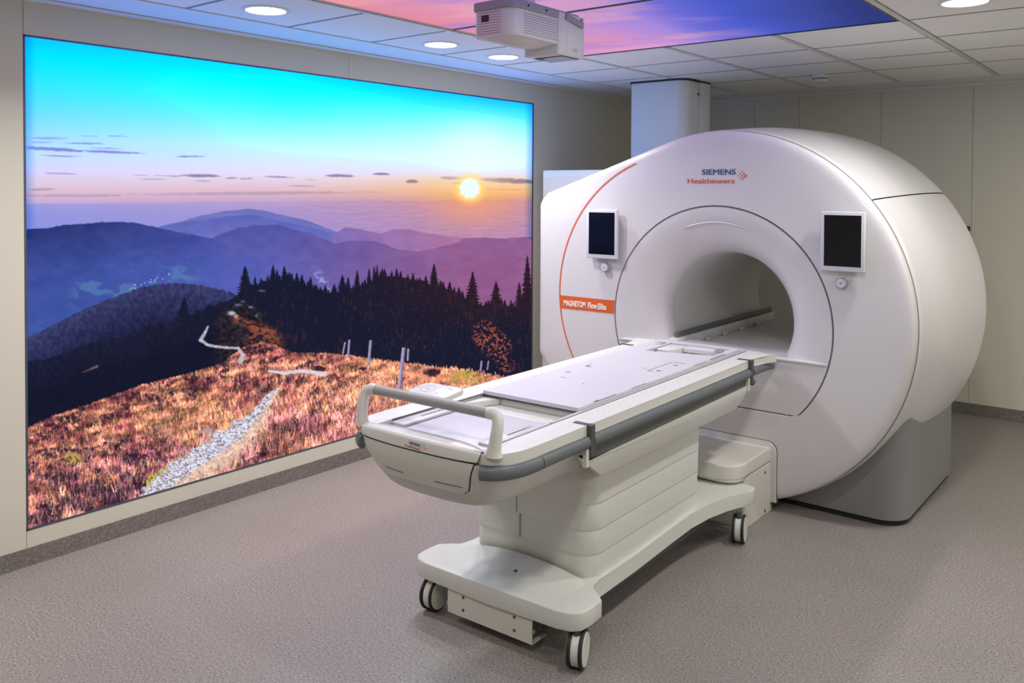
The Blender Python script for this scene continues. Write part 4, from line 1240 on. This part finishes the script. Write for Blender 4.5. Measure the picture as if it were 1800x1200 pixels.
        return obj(name, bm, mat, root, smooth=40)
    half = lambda z: np.interp(z, [0.664, 0.676, 0.70, 0.776], [0.176, 0.196, 0.208, 0.240])
    skin('drawer_front', [0.664, 0.668, 0.676, 0.70, 0.72, 0.74, 0.76, 0.7765], lambda z: (-half(z), half(z)), 0.006, M['white3'])
    half2 = lambda z: half(z)+0.0035
    skin('drawer_gap', [0.6635, 0.668, 0.676, 0.70, 0.72, 0.74, 0.76, 0.779], lambda z: (-half2(max(z, .664)), half2(max(z, .664))), 0.0015, M['seamdark'])
    for a, b in ((-0.150, -0.060), (0.075, 0.185)):
        skin('drawer_grip', [0.688, 0.691], lambda z: (a, b), 0.0068, M['seam'])
    # cap: front band + crown sweeping back to the deck
    bm = bmesh.new(); grid = []
    us = np.linspace(-0.262, 0.262, 41)
    for k, (dv, z) in enumerate([(0.010, 0.781), (-0.001, 0.7815), (-0.003, 0.784), (0.0, 0.812), (0.003, 0.819), (0.010, 0.8235), (0.022, 0.826), (0.045, 0.8265), (0.075, 0.820), (0.105, 0.808), (0.125, 0.798)]):
        row = []
        for u in us:
            e = abs(u)/0.262
            vv = float(np.interp(abs(u), [p[0] for p in PLAN], [p[1] for p in PLAN]))-0.006
            zz = z
            if z > 0.8: zz = 0.8+(z-0.8)*(1.0-0.35*e**3)
            back = dv*(1.0-0.75*e**4) if dv > 0.02 else dv
            row.append(bm.verts.new((u*(1.0 if z > .79 else 0.945+0.055*(z-.781)/.009), vv+back, zz)))
        grid.append(row)
    for a, b in zip(grid, grid[1:]):
        for j in range(len(us)-1): bm.faces.new((a[j], a[j+1], b[j+1], b[j]))
    cap = obj('front_cap', bm, M['white2'], root, smooth=40)
    cm = lambda u, z, w: face_matrix((u, float(np.interp(abs(u), [p[0] for p in PLAN], [p[1] for p in PLAN]))-0.0085, z), (1, -0.035, 0), (0, 0.03, 1))
    text_obj('lettering', 'SIEMENS', 0.0125, M['bluet'], cap, cm(-0.012, 0.799, 0), width=0.050)
    text_obj('lettering', 'Healthineers', 0.012, M['oranget'], cap, cm(-0.032, 0.787, 0), width=0.072)
    bm = bmesh.new()
    for du, dz, r in [(0, 0, .0022), (-.006, .005, .0016), (-.006, -.005, .0016), (-.012, .009, .0013), (-.012, 0, .0013), (-.012, -.009, .0013)]:
        u = 0.060+du
        add_disc_cyl(bm, (u, float(np.interp(abs(u), [p[0] for p in PLAN], [p[1] for p in PLAN]))-0.0085, 0.797+dz), (0, 1, 0), r, 0.001, 8)
    obj('logo_dots', bm, M['oranget'], cap)
    # ---- push handle
    hz, hv = 0.925, 0.030
    for s in (-1, 1):
        path = [(s*0.293, 0.006, 0.803), (s*0.293, 0.006, 0.815), (s*0.295, 0.008, 0.835), (s*0.297, 0.011, 0.860), (s*0.298, 0.016, 0.885), (s*0.296, 0.022, 0.905), (s*0.287, 0.028, 0.919), (s*0.270, hv, hz+.001), (s*0.249, hv, hz)]
        bm = bmesh.new(); add_tube(bm, path, 0.019, 0.016, 16, up=(0, 1, 0), radii=[1.5, 1.3, 1.15, 1.1, 1.05, 1.05, 1.05, 1.05, 1.0])
        obj('handle_post', bm, M['white3'], root, smooth=60)
    bm = bmesh.new(); add_tube(bm, [(-0.250, hv, hz), (0.250, hv, hz)], 0.0165, 0.0175, 18, up=(0, 0, 1))
    obj('handle_bar', bm, M['midgrey'], root, smooth=60)
    # ---- control pad behind the bar
    pad = round_poly([(-0.128, 0.050), (0.044, 0.050), (0.044, 0.165), (-0.128, 0.165)], .018, 5)
    bm = bmesh.new(); add_prism(bm, pad, 0.0, 0.016, 0.005, 3)
    bmesh.ops.transform(bm, matrix=Matrix.Translation((0, 0, 0.913)) @ Matrix.Rotation(math.radians(6), 4, 'X'), verts=bm.verts[:])
    pd = obj('control_pad', bm, M['white3'], root, smooth=40)
    tm = Matrix.Translation((0, 0, 0.913)) @ Matrix.Rotation(math.radians(6), 4, 'X')
    bm = bmesh.new()
    for r0, r1 in ((0.026, 0.028),):
        row = [[bm.verts.new((-0.075+q*math.cos(a), 0.108+q*math.sin(a), 0.0163)) for q in (r0, r1)] for a in np.linspace(0, 2*math.pi, 28, endpoint=False)]
        for p, q in zip(row, row[1:]+row[:1]): bm.faces.new((p[0], p[1], q[1], q[0]))
    bmesh.ops.transform(bm, matrix=tm, verts=bm.verts[:])
    obj('button_ring', bm, M['midgrey'], pd)
    for a in [(-0.082, -0.068, 0.105, 0.109), (-0.122, -0.114, 0.106, 0.109), (-0.012, 0.006, 0.14, 0.144), (-0.02, -0.012, 0.085, 0.088)]:
        bm = bmesh.new(); add_box(bm, a[0], a[1], a[2], a[3], 0.0155, 0.0166)
        bmesh.ops.transform(bm, matrix=tm, verts=bm.verts[:])
        obj('button_mark', bm, M['midgrey'], pd)
    bm = bmesh.new(); add_box(bm, -0.115, 0.005, 0.034, 0.140, 0.903, 0.922, 0.006, 2)
    obj('pad_bracket', bm, M['white3'], root, smooth=60)
    # ---- telescoping lift column
    def sleeve(name, hw, v0, v1, z0, z1, r, mat):
        pts = round_poly([(-hw, v0), (hw, v0), (hw, v1), (-hw, v1)], [r, r, .03, .03], 8)
        return prism(name, pts, z0, z1, mat, root, bev=0.0018, seg=2)
    sleeve('lift_sleeve', 0.286, 0.585, 1.50, 0.474, 0.612, 0.07, M['white2'])
    sleeve('lift_sleeve', 0.2835, 0.5875, 1.50, 0.376, 0.477, 0.068, M['white2'])
    sleeve('lift_sleeve', 0.281, 0.590, 1.50, 0.284, 0.379, 0.066, M['white2'])
    sleeve('lift_sleeve', 0.2785, 0.5925, 1.50, 0.198, 0.287, 0.064, M['white2'])
    for u, z0, z1 in ((-0.056, 0.379, 0.474), (-0.040, 0.287, 0.376)):
        box('sleeve_joint', u, u+0.0018, 0.5842, 0.60, z0, z1, M['midgrey'], root)
    # ---- undercarriage: dog-bone frame
    R = [(0.0, 0.333), (0.30, 0.337), (0.352, 0.350), (0.378, 0.378), (0.385, 0.42), (0.383, 0.498), (0.370, 0.512), (0.345, 0.530), (0.318, 0.548), (0.300, 0.565), (0.297, 0.62), (0.296, 0.9), (0.296, 1.2), (0.302, 1.38), (0.322, 1.52), (0.352, 1.64), (0.388, 1.74), (0.408, 1.795), (0.408, 1.835), (0.390, 1.857), (0.34, 1.862), (0.0, 1.862)]
    pts = R+[(-u, v) for u, v in R[-2:0:-1]]
    bm = bmesh.new(); add_prism(bm, pts, 0.135, 0.200, 0.006, 3)
    for v in bm.verts:
        f = min(1, max(0, (v.co.y-0.9)/0.75)); f = f*f*(3-2*f)
        v.co.z += 0.027*f
        # arched underside between the wheels
        if v.co.z < 0.16:
            v.co.z += 0.0
    obj('undercarriage', bm, M['white2'], root, smooth=40)
    # crowned cover on the front foot
    bm = bmesh.new(); grid = []
    for v in np.linspace(0.36, 0.575, 9):
        row = []
        for u in np.linspace(-0.285, 0.285, 25):
            e = 0
            hgt = 0.030*max(0, 1-(u/0.28)**2)*((v-0.36)/0.215)**1.4
            row.append(bm.verts.new((u, v, 0.1990+hgt*1.05)))
        grid.append(row)
    for a, b in zip(grid, grid[1:]):
        for j in range(24): bm.faces.new((a[j], a[j+1], b[j+1], b[j]))
    fc = obj('foot_cover', bm, M['white2'], root, smooth=180)
    bm = bmesh.new(); add_disc_cyl(bm, (0.03, 0.47, 0.2145), (0, 0, 1), 0.006, 0.004, 12)
    obj('screw', bm, M['darkgrey'], root)
    # front bracket under the foot plate
    bm = bmesh.new()
    add_box(bm, -0.195, 0.195, 0.346, 0.350, 0.042, 0.137, 0.001, 1)
    add_box(bm, -0.195, -0.191, 0.350, 0.43, 0.042, 0.137)
    add_box(bm, -0.195, 0.195, 0.350, 0.43, 0.042, 0.046)
    br = obj('front_bracket', bm, M['white3'], root)
    box('bracket_gear', -0.185, 0.180, 0.354, 0.43, 0.048, 0.137, M['darkgrey'], root)
    bm = bmesh.new(); add_disc_cyl(bm, (0.181, 0.372, 0.075), (1, 0, 0), 0.008, 0.008, 12); obj('screw', bm, M['chrome'], root)
    for u in (-0.118, 0.118):
        for z in (0.070, 0.118):
            bm = bmesh.new(); add_disc_cyl(bm, (u, 0.3455, z), (0, 1, 0), 0.0055, 0.003, 12)
            obj('screw', bm, M['darkgrey'], root)
    box('drive_gear', -0.26, 0.26, 0.52, 1.66, 0.09, 0.138, M['darkgrey'], root)
    # ---- casters
    def caster(u, v, rz):
        R_ = 0.064
        bm = bmesh.new(); add_disc_cyl(bm, (0, 0, R_), (1, 0, 0), R_-0.006, 0.030, 36, bev=0.003)
        c = obj('caster', bm, M['white3'], root, smooth=40)
        for s in (-1, 1):
            bm = bmesh.new(); add_disc_cyl(bm, (s*0.021, 0, R_), (1, 0, 0), R_, 0.0125, 40, bev=0.003)
            obj('tyre', bm, M['black'], c, smooth=40)
            bm = bmesh.new(); add_disc_cyl(bm, (s*0.0275, 0, R_), (1, 0, 0), R_-0.008, 0.004, 40, bev=0.0015)
            obj('hub_cap', bm, M['white3'], c, smooth=40)
        bm = bmesh.new(); add_disc_cyl(bm, (0, -0.012, R_+0.052), (0, 0, 1), 0.014, 0.05, 16)
        obj('stem', bm, M['darkgrey'], c)
        c.location = (u, v, 0); c.rotation_euler = (0, 0, math.radians(rz))
        return c
    caster(0.352, 0.395, 19); caster(-0.305, 0.395, 5); caster(0.376, 1.725, 14); caster(-0.372, 1.725, 8)
    return root
TABLE = build_table()

# ================================================================== PROJECTOR UNDER THE CEILING
def build_projector():
    X0 = -1.90                           # face towards the room
    t = empty('ceiling_projector', (X0-0.10, 2.62, ZC))
    tag(t, 'white ceiling projector with perforated sides hanging below the sky panels', 'projector')
    L = lambda x, y, z: (x-(X0-0.10), y-2.62, z-ZC)
    ox, oy = X0-0.10, 2.62
    def P(name, pts, z0, z1, mat, par, bev=0.0, seg=3):
        return prism(name, [(x-ox, y-oy) for x, y in pts], z0-ZC, z1-ZC, mat, par, bev, seg)
    body = round_poly([(-2.085, 2.385), (-1.902, 2.385), (-1.902, 2.70), (-2.085, 2.70)], [.022, .055, 0, .01], 8)
    b = P('housing', body, 2.172, 2.272, M['projw'], t, bev=0.004)
    lid = round_poly([(-2.090, 2.378), (-1.897, 2.378), (-1.897, 2.80), (-2.090, 2.80)], [.022, .058, .008, .01], 8)
    P('top_frame', lid, 2.270, 2.300, M['projg'], t, bev=0.003)
    # bulging belly
    bm = bmesh.new(); grid = []
    for f in np.linspace(0, 1, 9):
        row = []
        for g in np.linspace(0, 1, 9):
            x = -2.078+g*(0.17); y = 2.40+f*0.29
            d = 0.020*(1-(2*g-1)**2)*(1-(2*f-1)**2)**.8
            row.append(bm.verts.new((x-ox, y-oy, 2.1725-d-ZC)))
        grid.append(row)
    for a, c in zip(grid, grid[1:]):
        for j in range(8): bm.faces.new((a[j], a[j+1], c[j+1], c[j]))
    obj('belly', bm, M['projw'], t, smooth=180)
    # rear mirror box
    P('mirror_box', round_poly([(-2.06, 2.655), (-1.8965, 2.655), (-1.8965, 2.835), (-2.06, 2.835)], .008, 3), 2.135, 2.296, M['projw'], t, bev=0.003)
    box('mirror_glass', -2.04-ox, -1.91-ox, 2.70-oy, 2.81-oy, 2.132-ZC, 2.136-ZC, M['screen'], t)
    box('panel_joint', -1.8975-ox, -1.8955-ox, 2.717-oy, 2.720-oy, 2.145-ZC, 2.245-ZC, M['frame'], t)
    for k in range(3):
        box('name_print', -1.8962-ox, -1.8958-ox, 2.752+0.004*(k % 2)-oy, 2.785-oy, 2.156-ZC+k*0.0045, 2.158-ZC+k*0.0045, M['midgrey'], t)
    # lever arm of the top frame
    bm = bmesh.new(); add_tube(bm, [(-1.893-ox, 2.70-oy, 2.283-ZC), (-1.893-ox, 2.815-oy, 2.264-ZC)], 0.006, 0.013, 12)
    obj('frame_arm', bm, M['projg'], t)
    # perforations: real pits drawn as small dark discs in rows, one part
    bm = bmesh.new()
    for i in range(34):
        for k in range(9):
            add_disc_cyl(bm, (-1.9018-ox, 2.452+0.0062*i-oy, 2.186+0.0088*k-ZC+0.0), (1, 0, 0), 0.0017, 0.001, 6)
    for i in range(17):
        for k in range(9):
            if 4 <= i <= 8 and 5 <= k <= 7: continue
            add_disc_cyl(bm, (-2.062+0.0064*i-ox, 2.3848-oy, 2.184+0.0095*k-ZC), (0, 1, 0), 0.0017, 0.001, 6)
    g = obj('perforations', bm, M['darkgrey'], t); g['kind'] = 'stuff'
    P('sensor_window', round_poly([(-2.044, 2.381), (-2.012, 2.381), (-2.012, 2.388), (-2.044, 2.388)], 0, 1), 2.228, 2.252, M['screen'], t, bev=0.001, seg=1)
    for y in (2.47, 2.58, 2.81):
        bm = bmesh.new(); add_disc_cyl(bm, (-1.8962-ox, y-oy, 2.285-ZC), (1, 0, 0), 0.004, 0.003, 10)
        obj('screw', bm, M['seamdark'], t)
    # hanging pole
    bm = bmesh.new()
    add_disc_cyl(bm, (-2.0-ox, 2.60-oy, 2.312-ZC), (0, 0, 1), 0.045, 0.026, 24, bev=0.008)
    add_disc_cyl(bm, (-2.0-ox, 2.60-oy, 2.36-ZC), (0, 0, 1), 0.028, 0.10, 24)
    add_disc_cyl(bm, (-2.0-ox, 2.60-oy, ZC-0.006-ZC), (0, 0, 1), 0.06, 0.012, 24, bev=0.003)
    obj('ceiling_pole', bm, M['projw'], t, smooth=40)
build_projector()
